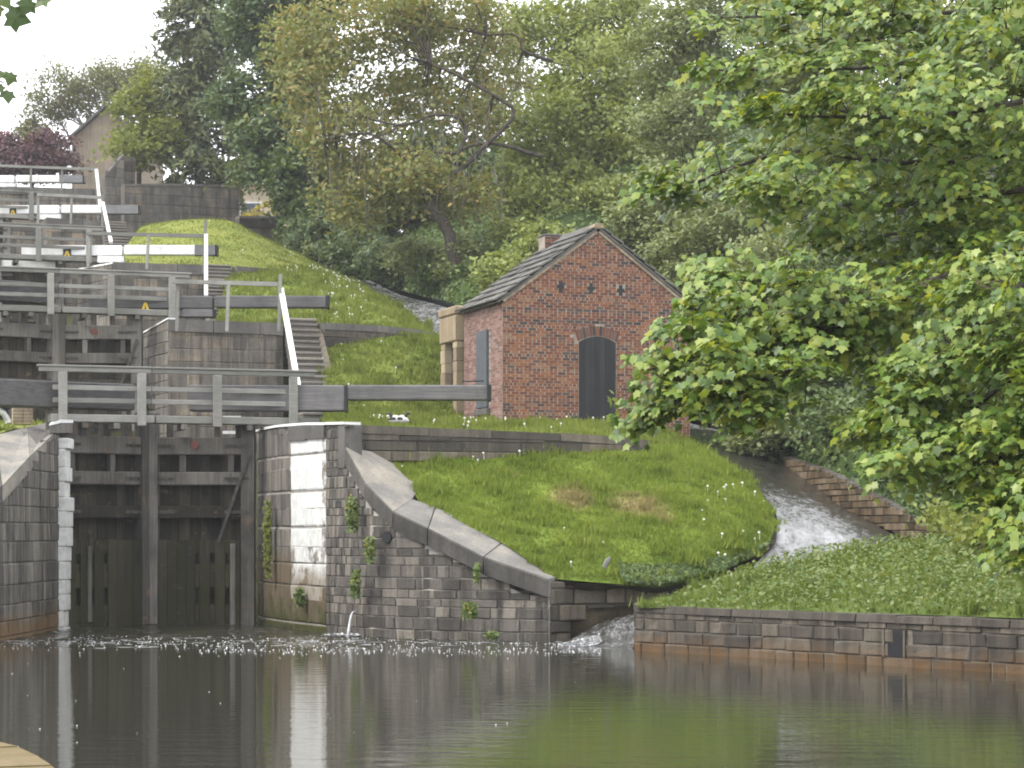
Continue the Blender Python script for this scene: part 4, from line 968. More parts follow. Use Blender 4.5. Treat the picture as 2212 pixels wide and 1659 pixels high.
for r_ in range(8):
    for k in range(3):
        x0 = .56 / 3 * k; w = .56 / 3 - .014; cpt = hp(cu + x0 + .56 / 6, 2.55 + .04, 9.54 + r_ * .0752); Mx = Matrix.Identity(4)
        for i in range(3): Mx[i][0] = U[i] * w; Mx[i][1] = V[i] * .1; Mx[i][2] = ZUP[i] * .066; Mx[i][3] = cpt[i]
        piece('brick', stone_mesh(M['brick'], rg.randrange(3), .45, 'brick'), Mx, ch_)
mb = MB(); mb.box(hp(cu, 2.55, 0), U, V, ZUP, -.03, .59, -.03, .53, 10.125, 10.18, .01); mb.build('chimney_cap', M['coping'], ch_)
# little stone foot at the right corner
mb = MB(); mb.box(H0, U, V, ZUP, HW - .35, HW + .1, -.12, .3, ZB - .6, ZB - .08, .02); mb.build('foot_stone', M['coping'], hut)

# stone annex behind the hut's left side
A0 = P(986, 900, 62.9); A0.z = 0
ann = thing('stone_annex', 'roofless sandstone annex with a tall dark doorway, tucked behind the brick hut', 'building', (A0.x, A0.y, 5.0))
ap = lambda a, b, z: A0 + U * a + V * b + ZUP * z
def ablock(name, a0, a1, b0, b1, z0, z1, mat=M['sandstone'], ch=.008):
    mb = MB(); mb.box(A0, U, V, ZUP, a0, a1, b0, b1, z0, z1, ch); mb.build(name, mat, ann)
ablock('back_wall', .33, 1.2, .3, 1.45, 4.4, 8.15, M['mortar'], 0)
z = 4.4; k = 0
while z < 7.25:
    h = rg.uniform(.26, .42); ablock('stone', 0 if k % 2 else .01, 1.3, 0, .30 if k % 2 else .38, z + .003, min(z + h, 7.3) - .003); 
    ablock('jamb_stone', .008, .32, 1.08, 1.50 if k % 2 else 1.42, z + .003, min(z + h, 7.3) - .003); z += h; k += 1
ablock('lintel', -.03, .34, -.02, 1.46, 7.31, 8.02, M['sandstone'], .03); ablock('stone', .345, 1.3, .0, .4, 7.31, 7.9); ablock('coping_stone', -.05, 1.3, -.05, 1.5, 8.03, 8.27, M['sandstone'], .04)
ablock('doorway', .2, .32, .39, 1.06, 4.5, 7.3, M['door'], 0)

# ------------------------------------------------------------------ far walls and houses
strip_wall('boundary_wall', 'tall weathered grey wall below the conifer', 'wall', planpx([(268, 100.5), (400, 101.5), (516, 102.5)]), 12.5, zpx([(268, 402, 100.5), (400, 402, 101.5), (516, 405, 102.5)]), .42, (.7, 1.5), M['ashlar_far'] if 'ashlar_far' in M else M.setdefault('ashlar_far', m_stone('weathered_wall', (.07, .066, .062), (.13, .12, .11), (.27, .20, .14), .6, None, piece_var=.15, seed=19)), M['mortar_dark'], .6, None, .012, .012, 81, cap=(.1, .04, .6, M['coping'], 2.2))
strip_wall('boundary_wall', 'low dark wall under the yellow shrub', 'wall', planpx([(517, 101.0), (612, 102)]), 13, zpx([(517, 471, 101), (612, 471, 102)]), .3, (.6, 1.2), M['retain'], M['mortar_dark'], .5, None, .012, .012, 82, cap=(.1, .03, .5, M['coping'], 1.5))
bars('corner_post', 'slim pale post at the right end of the tall boundary wall', 'post', [('post', (515.5, 470, 101.5), (515.5, 396, 101.5), .09, .09)], M['white'])
strip_wall('pier_wall', 'sloping topped grey stone pier at the head of the locks', 'wall', planpx([(226, 103.2), (250, 103.4), (268, 103.6)]), 13.5, zpx([(226, 384, 103.2), (250, 352, 103.4), (268, 338, 103.6)]), .4, (.5, 1.0), M['wing_big'], M['mortar_dark'], .6, None, .012, .012, 83, cap=(.1, .04, .6, M['coping'], 1.2))
strip_wall('pier_wall', 'dark shaded stone block right of the sloping pier', 'wall', planpx([(268, 104.5), (292, 104.7)]), 13.5, zpx([(268, 338, 104.5), (292, 340, 104.7)]), .4, (.4, .7), M['retain'], M['mortar_dark'], .6, None, .012, .012, 84)  # shadowed part of the pier, its shade put in as darker stone
def house(name, label, px0, px1, pyb, pyw, pya, apx, D, depth, wall, roof, wins=()):
    a, b = P(px0, pyb, D), P(px1, pyb, D); root = thing(name, label, 'building', (a + b) / 2); w0, w1, ap_ = P(px0, pyw, D), P(px1, pyw, D), P(apx, pya, D); mb = MB(); dy = Vector((0, depth, 0))
    mb.prism([a, b, w1, ap_, w0], dy); mb.build('wall', wall, root)
    for e0, e1 in ((ap_, w0), (ap_, w1)):
        mb = MB(); d = (e1 - e0); n_ = Vector((0, -.35, 0)); up = ZUP * .16; o_ = d * .08
        mb.prism([e0 + n_ + ZUP * .03, e1 + o_ + n_ + ZUP * .03, e1 + o_ + n_ + up + ZUP * .03, e0 + n_ + up + ZUP * .03], dy + Vector((0, .6, 0))); mb.build('roof_slope', roof, root)
    for x0, y0, x1, y1 in wins:
        mb = MB(); p, q = P(x0, y1, D - .05), P(x1, y0, D - .05); mb.wbox(p.x, q.x, D - .09, D - .003, p.z, q.z); wn_ = mb.build('window', M['white'], root)
        mb = MB(); mb.wbox(p.x + .09, q.x - .09, D - .11, D - .091, p.z + .09, q.z - .09); mb.build('pane', M['glass'], wn_)
    return root
M['glass'] = m_plain('window_glass', (.10, .12, .15), .15, .1, .5); M['buff'] = m_stone('buff_stone', (.19, .155, .12), (.31, .25, .185), (.40, .33, .25), .3, None, seed=20); M['cream'] = m_plain('cream_render', (.52, .43, .33), .9, .06, .2, 3)
M['slate'] = m_plain('dark_slates', (.10, .095, .095), .8, .2)
house('stone_house', 'stone house gable at the top of the hill, half hidden by the pale bare tree', 155, 300, 440, 300, 232, 232, 128, 9, M['buff'], M['slate'])
house('cream_house', 'cream house peeping out between the boundary wall and the tree', 480, 680, 500, 372, 300, 580, 124, 9, M['cream'], M['cream'], [(517, 436, 566, 480)])
mb = MB(); mb.bar(P(500, 386, 123.7), P(612, 398, 123.7), .3, .25); o = mb.build('eave_board', M['white'], bpy.data.objects['cream_house'])

# small things on the lock side
bars('timber_post', 'short black timber post beside the thick beam end', 'post', [('post', (755, 926, 52.5), (755, 882, 52.5), .17, .17)], M['black'])
root = thing('brick_pier', 'small pale brick pier under the left balance beam', 'pier', P(48, 915, 52.5))
for k in range(5):
    mb = MB(); p = P(48, 917 - k * 7.2, 52.5); mb.box(p, U, V, ZUP, -.22, .0 - .006, -.15, .15, 0, .066); mb.build('brick', M['verge'], root)
    mb = MB(); mb.box(p, U, V, ZUP, .006, .22, -.15, .15, 0, .066); mb.build('brick', M['verge'], root)
root = thing('kerb_arc', 'white painted curved footing edge on the grass at the left border', 'kerb', P(-10, 905, 50.5)); mb = MB()
mb.tube([P(-40, 880, 50.2), P(-8, 884, 50.4), P(8, 893, 50.5), P(16, 906, 50.6), P(18, 914, 50.6)], .075, 6); mb.build('arc', M['white'], root)
root = thing('ladder', 'white painted ladder head behind the lowest footboard', 'ladder', P(482, 940, 54.6))
for x in (481, 534):
    mb = MB(); mb.bar(P(x, 960, 54.6), P(x, 896, 54.6), .07, .09); mb.build('stile', M['white'], root)
for y in (902, 934, 952):
    mb = MB(); mb.bar(P(481, y, 54.62), P(534, y, 54.62), .05, .07); mb.build('rung', M['white'], root)
root = bars('handle_bar', 'thin iron bar bracket on the tip of the lowest balance beam', 'bracket', [('upright', (999, 833, 52.75), (999, 824, 52.75), .03, .03), ('upright', (1045, 833, 52.75), (1045, 823, 52.75), .03, .03), ('bar', (999, 824, 52.75), (1045, 823, 52.75), .03, .03)], M['black'])
M['bird_white'] = m_plain('white_feathers', (.7, .7, .68), .8, .05); M['bird_dark'] = m_plain('dark_feathers', (.05, .045, .04), .7, .2)
for (px, dx, lab) in ((853, -1, 'left of two small white birds with dark heads resting at the wall top'), (868, 1, 'right of two small white birds with dark heads resting at the wall top')):
    c = P(px, 915, 49.3); root = thing('bird', lab, 'bird', c, 'white birds resting on the wall'); mb = MB()
    mb.tube([c + Vector((-.13, 0, .06)), c + Vector((-.08, 0, .09)), c + Vector((.0, 0, .10)), c + Vector((.08, 0, .09)), c + Vector((.15, 0, .05))], [.015, .06, .085, .07, .012], 8); mb.build('body', M['bird_white'], root, True)
    mb = MB(); h = c + Vector((dx * .07, -.02, .12)); mb.tube([h, h + Vector((dx * .02, 0, .06)), h + Vector((dx * .04, 0, .10)), h + Vector((dx * .075, 0, .095)), h + Vector((dx * .12, 0, .085))], [.04, .035, .038, .025, .008], 7); mb.build('head', M['bird_dark'], root, True)
    mb = MB(); mb.tube([c + Vector((.02, -.07, .10)), c + Vector((-.06, -.06, .11)), c + Vector((-.17, -.02, .08))], [.03, .035, .006], 6); mb.build('wing', M['bird_dark'], root, True)
mb = MB(); mb.tube([P(1305, 1226, 45.0), P(1312, 1212, 45.0), P(1318, 1204, 45.0)], [.05, .055, .03], 6); tag(mb.build('stake', M['rail']), 'short grey broken stake at the foot of the mound', 'stake')
mb = MB(); mb.tube([PZ(2030, 46.9, 1.45), PZ(2070, 46.9, 1.6), PZ(2110, 46.7, 1.5)], [.16, .3, .2], 8); tag(mb.build('boulder', M['spill']), 'mossy brown boulder at the end of the bywash wall', 'rock')

# ------------------------------------------------------------------ plants
def rot_basis(nrm, rg):
    n = len(nrm); nrm = nrm / np.linalg.norm(nrm, axis=1)[:, None]; a = rg.normal(size=(n, 3)); t = np.cross(nrm, a); t /= np.linalg.norm(t, axis=1)[:, None]; return t, np.cross(nrm, t), nrm
def leaf_cards(name, c, nrm, size, mat, parent=None, rg=rng, aspect=1.5, jitter=.35, fold=.18):
    t, b, nn = rot_basis(nrm, rg); n = len(c); s = (size * rg.uniform(1 - jitter, 1 + jitter, n))[:, None]
    v = np.stack([c - t * s * aspect * .5, c - b * s * .42 + nn * s * fold, c + t * s * aspect * .5, c + b * s * .42 + nn * s * fold], 1)
    return np_mesh(name, v.reshape(-1, 3), 4, mat, parent)
def clumps(blobs, per_m3, nsub_min, sub_r, rg, shell=.55, flat=.55, droop=0.0):
    """blobs (centre, radii) -> leaf clump centres spread through the outer part of each ellipsoid -> leaves in flattened discs"""
    cs, rs = [], []
    for c, r in blobs:
        vol = r[0] * r[1] * r[2] * 4.19; k = max(nsub_min, int(vol * per_m3)); d = rg.normal(size=(k, 3)); d /= np.linalg.norm(d, axis=1)[:, None]; q = (shell + (1 - shell) * rg.random((k, 1)) ** .7)
        cs.append(np.array(c) + d * q * np.array(r)); rs.append(sub_r * rg.uniform(.6, 1.35, k))
    return np.concatenate(cs), np.concatenate(rs)
def leaves_in(cs, rs, per, rg, flat=.5, up=.9, droop=.15):
    n = len(cs) * per; i = np.repeat(np.arange(len(cs)), per); d = rg.normal(size=(n, 3)) * .55; d[:, 2] *= flat
    rr = np.hypot(d[:, 0], d[:, 1]); d[:, 2] -= droop * rr * rr
    tilt = rg.normal(size=(len(cs), 3)) * .35
    p = cs[i] + d * rs[i][:, None]; nrm = rg.normal(size=(n, 3)) * .55 + np.array([0, -.25, up]) + tilt[i]; return p, nrm
def blob(px, py, D, rx, ry, rd):
    c = P(px, py, D); s = D / FPX; return (tuple(c), (rx * s, rd, ry * s))
def limb(mb, pts, r0, r1, n=6, wob=.0, rg=random):
    pts = [Vector(p) for p in pts]; a = catmull([tuple(p) for p in pts], max(6, len(pts) * 3)); m_ = len(a)
    a = [Vector(q) + Vector((rg.uniform(-1, 1), rg.uniform(-1, 1), rg.uniform(-1, 1))) * wob for q in a]; mb.tube(a, [r0 + (r1 - r0) * (k / (m_ - 1)) ** .8 for k in range(m_)], n)
DENS = 3.3
def tree(name, label, cat, blobs, per_m3, sub_r, per, size, mat, trunk=None, tr=(.3, .12), limbs=(), bark='bark', seed=1, shell=.5, flat=.5, up=.9, aspect=1.5, twigs=0, group=None, droop=.15):
    rg = np.random.default_rng(seed); rd = random.Random(seed); base = Vector(trunk[0]) if trunk else Vector(blobs[0][0]); root = thing(name, label, cat, base, group)
    cs, rs = clumps(blobs, per_m3 * DENS, 6, sub_r, rg, shell, flat); p, nrm = leaves_in(cs, rs, int(per * 2.0), rg, flat, up, droop)
    leaf_cards('crown', p, nrm, size, mat, root, rg, aspect)
    if trunk: mb = MB(); limb(mb, trunk, tr[0], tr[1], 8, .03, rd); mb.build('trunk', M[bark], root, True)
    for l, r0 in limbs: mb = MB(); limb(mb, l, r0 * .62, r0 * .25, 6, .03, rd); mb.build('limb', M[bark], root, True)
    if twigs and trunk:
        mb = MB(); LP_ = [Vector(q) for l in [trunk] + [l for l, _ in limbs] for q in catmull([tuple(p) for p in l], 24)][6:]
        for k in rg.choice(len(cs), min(twigs, len(cs)), replace=False):
            e = Vector(cs[k]); s_ = min(LP_, key=lambda q: (q - e).length)
            if (s_ - e).length > 2.6: continue
            md = s_.lerp(e, .5) + Vector((0, 0, rd.uniform(-.2, .5)))
            mb.tube([s_, md, e], [.045, .03, .012], 4, False)
        o = mb.build('twigs', M[bark], root); o['kind'] = 'stuff'
    return root, cs

L = {}
L['syc'] = m_leaf('sycamore_leaves', [(.042, .082, .014), (.078, .140, .022), (.135, .210, .034), (.215, .285, .052), (.330, .370, .11)], .30, .40, .35, .45)
L['syc_gold'] = m_leaf('young_sycamore_leaves', [(.16, .21, .024), (.23, .275, .03), (.32, .34, .05)], .45, .42, .3, .4)
L['bronze'] = m_leaf('bronze_flecked_leaves', [(0.095, 0.120, 0.038), (0.146, 0.175, 0.055), (0.212, 0.233, 0.076), (0.233, 0.218, 0.076), (0.349, 0.212, 0.076)], .35, .6, .4)
L['olive'] = m_leaf('olive_green_leaves', [(0.106, 0.141, 0.035), (0.176, 0.219, 0.055), (0.254, 0.297, 0.081), (0.325, 0.353, 0.111)], .35, .55, .4)
L['blue'] = m_leaf('cool_green_leaves', [(.042, .072, .028), (.070, .110, .042), (.115, .160, .065), (.18, .215, .10)], .3, .5, .4)
L['light'] = m_leaf('fresh_green_leaves', [(0.125, 0.156, 0.033), (0.200, 0.237, 0.052), (0.275, 0.300, 0.078)], .4, .55, .4)
L['grey'] = m_leaf('grey_green_leaves', [(0.118, 0.147, 0.059), (0.191, 0.228, 0.092), (0.279, 0.308, 0.132)], .3, .6, .4)
L['dark'] = m_leaf('dark_green_leaves', [(0.045, 0.072, 0.027), (0.083, 0.120, 0.042), (0.135, 0.180, 0.060)], .25, .6, .4)
L['conifer'] = m_leaf('conifer_needles', [(0.040, 0.062, 0.037), (0.083, 0.107, 0.052), (0.147, 0.162, 0.062), (0.239, 0.239, 0.074)], .15, .7, .5)
L['pale'] = m_leaf('pale_sparse_leaves', [(.11, .12, .06), (.16, .17, .08), (.22, .22, .10)], .35, .6, .3)
L['purple'] = m_leaf('purple_leaves', [(0.054, 0.030, 0.041), (0.095, 0.047, 0.061), (0.176, 0.081, 0.101)], .3, .55, .4)
L['yellow'] = m_leaf('yellow_flowers', [(.30, .30, .05), (.5, .42, .03), (.65, .5, .04)], .3, .6, .3)
L['ivy'] = m_leaf('ivy_leaves', [(0.041, 0.068, 0.022), (0.074, 0.115, 0.035), (0.121, 0.176, 0.054), (0.203, 0.243, 0.088)], .25, .45, .45)
L['nettle'] = m_leaf('groundcover_leaves', [(.06, .10, .024), (.105, .16, .038), (.16, .205, .055), (.24, .26, .12)], .3, .5, .35)

# background woods: dark masses far up the hill, then the trees one can tell apart
tree('dense_tree', 'dark green tree closing the view high behind the hut', 'tree', [blob(1560, 330, 104, 190, 230, 3.5), blob(1780, 400, 100, 170, 260, 3.5)], .5, 1.5, 34, .30, L['dark'], [PZ(1640, 104, 12), P(1640, 420, 104), P(1630, 250, 104)], (.35, .15), seed=21)
tree('dense_tree', 'dark green tree far right behind the sycamore', 'tree', [blob(2060, 500, 86, 190, 330, 4), blob(2280, 550, 84, 150, 320, 4)], .5, 1.4, 34, .28, L['dark'], [PZ(2100, 86, 10), P(2100, 520, 86), P(2110, 300, 86)], (.35, .15), seed=22)
tree('dense_tree', 'dull green tree standing right beyond the bywash wall', 'tree', [blob(1700, 760, 68, 120, 120, 2.5), blob(1850, 640, 66, 130, 160, 2.5), blob(2000, 780, 62, 130, 150, 2.5), blob(2160, 860, 58, 120, 150, 2.4), blob(1900, 860, 64, 110, 90, 2)], .9, .8, 30, .15, L['ivy'], [PZ(1900, 64, 5.5), P(1900, 800, 65), P(1890, 600, 66)], (.25, .1), seed=24)
tree('dense_tree', 'soft green tree high behind the top of the sycamore', 'tree', [blob(1720, 90, 74, 130, 130, 2.4), blob(1900, 40, 75, 140, 120, 2.4), blob(2080, 110, 74, 130, 130, 2.4), blob(2220, 60, 75, 120, 140, 2.4), blob(1800, 280, 73, 120, 120, 2.2), blob(2060, 320, 72, 140, 120, 2.2)], .8, .8, 30, .15, L['olive'], [PZ(1950, 76, 8), P(1950, 600, 76), P(1940, 150, 76)], (.25, .1), seed=25)
tree('dense_tree', 'shaded tree behind the leaning trunk', 'tree', [blob(800, 430, 100, 120, 90, 3), blob(950, 400, 101, 130, 110, 3), blob(1100, 420, 99, 110, 100, 3)], .55, 1.1, 30, .24, L['dark'], [PZ(900, 100, 12), P(900, 500, 100), P(920, 380, 100)], (.3, .12), seed=23)

tree('maple_tree', 'cool green tree with pale drooping sprays left of the bronze tree', 'tree',
     [blob(560, 40, 100, 75, 90, 2.4), blob(640, 130, 99, 80, 110, 2.4), blob(520, 215, 99, 62, 50, 1.8), blob(590, 290, 98, 80, 70, 2.2), blob(560, 375, 97, 55, 28, 1.5), blob(660, 400, 96, 75, 90, 2.4), blob(700, 500, 95, 70, 70, 2.2), blob(690, -40, 99, 90, 70, 2.4), blob(770, 520, 94, 60, 60, 2)],
     1.15, .62, 34, .19, L['blue'], [PZ(740, 97, 12.5), P(730, 480, 97), P(680, 300, 98), P(640, 100, 99)], (.28, .1), [([P(700, 400, 97), P(620, 330, 97), P(560, 340, 97)], .1)], seed=31, twigs=60)
bl_ = [blob(820, 60, 82, 120, 75, 2.6), blob(960, 30, 82, 130, 60, 2.6), blob(700, 190, 82, 90, 80, 2.2), blob(760, 300, 81, 110, 70, 2.4), blob(880, 190, 83, 80, 55, 2.0), blob(880, 380, 80, 120, 55, 2.4), blob(1010, 240, 82, 90, 60, 1.8), blob(800, 430, 80, 110, 45, 2), blob(980, 430, 80, 90, 45, 2), blob(1060, 120, 83, 70, 60, 1.8), blob(650, 90, 83, 70, 90, 2.2)]
tr5, _ = tree('bronze_tree', 'broad tree with bronze and orange young leaves and bare grey limbs above the bywash', 'tree', bl_, .85, .75, 26, .135, L['bronze'],
     [P(990, 590, 79), P(982, 560, 79), P(963, 489, 79), P(934, 449, 79), P(915, 400, 79.5)], (.24, .17),
     [([P(925, 430, 79), P(1000, 360, 79.5), P(1103, 260, 80), P(1088, 220, 80), P(985, 162, 80), P(930, 135, 80)], .17), ([P(934, 449, 79), P(960, 400, 79), P(1007, 275, 79.5), P(941, 248, 79), P(864, 272, 79), P(783, 250, 79)], .13),
      ([P(1172, 340, 80), P(1125, 324, 80), P(1040, 309, 80), P(970, 331, 80), P(905, 325, 80)], .13), ([P(1195, 132, 81), P(1132, 110, 81), P(1117, 77, 81), P(1050, 76, 81)], .11), ([P(915, 400, 79.5), P(850, 320, 79), P(790, 290, 79), P(700, 300, 79)], .12), ([P(864, 272, 78.8), P(800, 300, 78.6), P(740, 295, 78.5)], .07)], seed=32, flat=.7, up=.5, twigs=150)
# drooping bare twigs with orange buds
mb = MB(); rd = random.Random(5)
for k in range(120):
    x, y = rd.uniform(660, 1090), rd.uniform(220, 440); D = rd.uniform(78.3, 79.5); ln = rd.uniform(25, 75); a = rd.uniform(-18, 18)
    mb.tube([P(x, y, D), P(x + a * .3, y + ln * .5, D - .1), P(x + a, y + ln, D)], [.018, .014, .008], 3, False)
o = mb.build('hanging_twigs', M['bark_pale'], tr5); o['kind'] = 'stuff'
tree('ash_tree', 'yellow green tree rising behind the brick hut roof', 'tree',
     [blob(1180, 300, 86, 90, 110, 2.4), blob(1280, 180, 88, 110, 110, 2.6), blob(1180, 60, 90, 100, 70, 2.4), blob(1330, 60, 92, 100, 80, 2.6), blob(1230, 420, 84, 110, 60, 2.2), blob(1130, 470, 82, 60, 70, 1.6), blob(1120, 570, 76, 55, 60, 1.4), blob(1340, 320, 87, 80, 100, 2.2), blob(1100, 400, 83, 45, 50, 1.3), blob(1190, 520, 76, 60, 30, 1.4)],
     .95, .7, 30, .15, L['olive'], [PZ(1260, 86, 9), P(1260, 480, 86), P(1250, 300, 87), P(1270, 120, 89)], (.26, .1),
     [([P(1260, 420, 86), P(1190, 340, 85), P(1150, 280, 85)], .1), ([P(1255, 330, 87), P(1320, 230, 88), P(1360, 150, 89)], .1), ([P(1345, 500, 80), P(1338, 440, 80), P(1343, 370, 80)], .05)], seed=33, flat=.6, up=.6, twigs=110)
tree('willow_tree', 'soft grey green tree between the hut and the sycamore', 'tree',
     [blob(1450, 110, 76, 90, 110, 2.2), blob(1470, 270, 75, 90, 100, 2.2), blob(1440, 410, 73, 70, 60, 1.8), blob(1520, 520, 70, 90, 90, 2), blob(1620, 480, 70, 110, 130, 2.2), blob(1560, 20, 76, 110, 70, 2.4), blob(1500, 620, 67, 60, 50, 1.4), blob(1700, 600, 67, 120, 110, 2.2), blob(1620, 700, 64, 110, 110, 2)],
     1.3, .6, 34, .115, L['grey'], [PZ(1560, 72, 6.5), P(1560, 600, 72), P(1510, 350, 74), P(1470, 130, 76)], (.22, .08), [([P(1540, 520, 72), P(1620, 420, 71), P(1680, 380, 71)], .09)], seed=34, twigs=80)
tree('young_tree', 'fresh yellow green tree left of the conifer', 'tree', [blob(300, 250, 112, 55, 60, 1.8), blob(285, 330, 111, 50, 45, 1.6), blob(330, 180, 113, 30, 60, 1.4), blob(360, 290, 111, 40, 60, 1.4)], 1.2, .7, 30, .17, L['light'], [PZ(300, 112, 16.5), P(300, 330, 112), P(310, 210, 112)], (.16, .06), seed=35, twigs=40)
# conifer with drooping tiers
rd = random.Random(8); rg = np.random.default_rng(8); con = thing('conifer', 'tall dark conifer with drooping tiers behind the boundary wall', 'tree', PZ(430, 112, 16)); mb = MB(); limb(mb, [PZ(430, 112, 15.5), P(432, 200, 112), P(440, -120, 112)], .3, .1, 8); mb.build('trunk', M['bark'], con, True)
cs, rs = [], []; mb = MB(); zt = 30.5
for k in range(120):
    t = (k / 120) ** .9; zc = 17.6 + (zt + 2 - 17.6) * t; rr = (2.9 - 1.3 * t) * rd.uniform(.6, 1.05); a = rd.uniform(0, 6.28); ctr = Vector((P(432, 0, 112).x, 112, zc)); e = ctr + Vector((math.cos(a) * rr, math.sin(a) * rr, -.35 * rr))
    mb.tube([ctr, ctr.lerp(e, .5) + ZUP * .15, e], [.06, .04, .015], 4, False)
    for q in range(7):
        f = .3 + .7 * q / 6; cs.append(tuple(ctr.lerp(e, f) + ZUP * (-.1 + .15 * math.sin(f * 3)))); rs.append(.55 * rd.uniform(.7, 1.2))
mb.build('branches', M['bark'], con)['kind'] = 'stuff'
p, nrm = leaves_in(np.array(cs), np.array(rs), 26, rg, .35, .7, .9); leaf_cards('crown', p, nrm, .16, L['conifer'], con, rg, 2.6)
# bare pale tree
rd = random.Random(12); rg = np.random.default_rng(12); bt = thing('bare_tree', 'pale half bare spreading tree against the white sky at upper left', 'tree', P(240, 330, 130)); mb = MB(); tips = []
def grow(p, d, ln, r, dep):
    q = p + d * ln; mb.tube([p, p.lerp(q, .5) + Vector((rd.uniform(-1, 1), rd.uniform(-1, 1), rd.uniform(-1, 1))) * ln * .06, q], [r, r * .85, r * .65], 4 if dep > 1 else 6, False)
    if dep >= 5: tips.append(tuple(q)); return
    if dep >= 3: tips.append(tuple(q))
    for k in range(3 if dep > 0 else 4):
        ax = Vector((rd.uniform(-1, 1), rd.uniform(-.6, .6), rd.uniform(-.5, .7))).normalized(); nd = (d + ax * rd.uniform(.5, .95)).normalized(); nd.z = max(nd.z, -.05); grow(q, nd.normalized(), ln * rd.uniform(.62, .86), r * .62, dep + 1)
mb2 = mb; [grow(P(238, 345, 130), Vector(d_).normalized(), 1.75, .11, 0) for d_ in ((-.55, 0, .9), (.12, .2, 1), (.55, -.2, .9), (-.9, .2, .55))]; mb.build('branches', M['bark_pale'], bt)
tp = np.array(tips); p, nrm = leaves_in(tp, np.full(len(tp), .5), 6, rg, .6, .5); leaf_cards('crown', p, nrm, .13, L['pale'], bt, rg, 1.5)
tree('copper_tree', 'purple leaved tree behind the topmost railing', 'tree', [blob(40, 325, 122, 60, 35, 1.8), blob(110, 320, 122, 50, 38, 1.8), blob(75, 345, 121, 90, 26, 1.8), blob(-20, 330, 122, 50, 45, 1.8), blob(30, 376, 122, 60, 18, 1.2), blob(120, 374, 122, 45, 16, 1.2)], 1.3, .6, 26, .17, L['purple'], [PZ(70, 122, 18), P(70, 350, 122), P(70, 320, 122)], (.14, .06), seed=36, twigs=40)
tree('broom_shrub', 'bright yellow flowering shrub over the low dark wall', 'shrub', [blob(585, 452, 104, 28, 16, .6), blob(545, 462, 104, 22, 9, .5), blob(605, 445, 104.4, 16, 14, .5)], 8, .25, 24, .07, L['yellow'], [PZ(580, 104, 15.4), P(580, 470, 104), P(580, 455, 104)], (.05, .02), seed=37)

tree('light_tree', 'thin leaved tree filling the gap high behind the bronze tree', 'tree', [blob(1000, 140, 104, 170, 120, 3), blob(860, 250, 104, 120, 90, 3), blob(1130, 240, 103, 100, 100, 3)], .22, .9, 26, .17, L['pale'], [PZ(1000, 104, 14), P(1000, 420, 104), P(1000, 200, 104)], (.2, .06), seed=39, twigs=60)
# undergrowth bushes on the hillside
bushes = [('light green bush behind the hut chimney', 'olive', [blob(1090, 600, 74, 60, 50, 1.2), blob(1180, 520, 76, 60, 40, 1.2)]), ('grey green bush rising behind the right roof slope', 'grey', [blob(1400, 480, 74, 80, 70, 1.6), blob(1470, 560, 70, 70, 60, 1.4)]), ('olive bush on the slope over the ridge of the hut', 'olive', [blob(1320, 440, 82, 90, 60, 1.8), blob(1240, 470, 82, 60, 50, 1.4)]), ('grey green bush on the bank beside the leaning trunk', 'grey', [blob(900, 560, 84, 70, 40, 1.4), blob(1000, 560, 80, 60, 50, 1.2)]), ('dark ivy covered bush above the upper bywash', 'ivy', [blob(860, 580, 88, 50, 32, 1), blob(950, 592, 82, 55, 32, .9), blob(1030, 600, 78, 50, 36, .8)]),
          ('dull green bush right of the hut, overhanging the bywash', 'grey', [blob(1590, 860, 62, 80, 60, 1.2), blob(1640, 930, 60.5, 60, 50, 1)]), ('dark bush at the head of the orange stained wall', 'ivy', [blob(1700, 900, 61, 80, 70, 1.2), blob(1600, 960, 61.5, 60, 24, .6)]),
          ('shaded bush above the middle of the bywash wall', 'ivy', [blob(1830, 930, 58.5, 90, 80, 1.3), blob(1780, 820, 61, 110, 90, 1.6)]), ('shaded bush above the lower end of the bywash wall', 'ivy', [blob(1970, 1010, 54, 80, 70, 1.2), blob(2090, 1060, 50.5, 90, 90, 1.3)]),
          ('bluebell speckled bush at the edge of the seeding lawn', 'grey', [blob(690, 545, 93, 40, 20, .8), blob(640, 525, 96, 40, 14, .7)]), ('dark green bush below the maple', 'blue', [blob(760, 560, 91, 60, 40, 1.2), blob(830, 560, 88, 50, 40, 1)])]
for i, (lab, mt, bb) in enumerate(bushes): tree('bush', lab, 'bush', bb, 3.2, .42, 30, .12, L[mt], [tuple(Vector(bb[0][0]) - ZUP * bb[0][1][2]), bb[0][0]], (.06, .03), seed=60 + i)
p, nn = sample(HILL[:26], 46000, 77); rg = np.random.default_rng(77); o = leaf_cards('ground_ivy', p + nn * rg.uniform(.02, .28, len(p))[:, None], nn + rg.normal(size=p.shape) * .6, .12, L['ivy'], None, rg, 1.3); tag(o, 'ivy and wild plants carpeting the shaded hillside', None, None, 'stuff')
p, nn = sample(PEN[:22], 15000, 78); rg = np.random.default_rng(78); w_ = (p[:, 0] > 3.2 + rg.normal(size=len(p)) * .9); p, nn = p[w_], nn[w_]
o = leaf_cards('ground_cover', p + nn * (rg.uniform(.03, .30, len(p)) * np.clip((p[:, 0] - 2.2) / 3.5, .3, 1))[:, None], nn + rg.normal(size=p.shape) * .6, .07, L['nettle'], None, rg, 1.25); tag(o, 'leafy weeds on the tongue of land behind the canal wall', None, None, 'stuff')
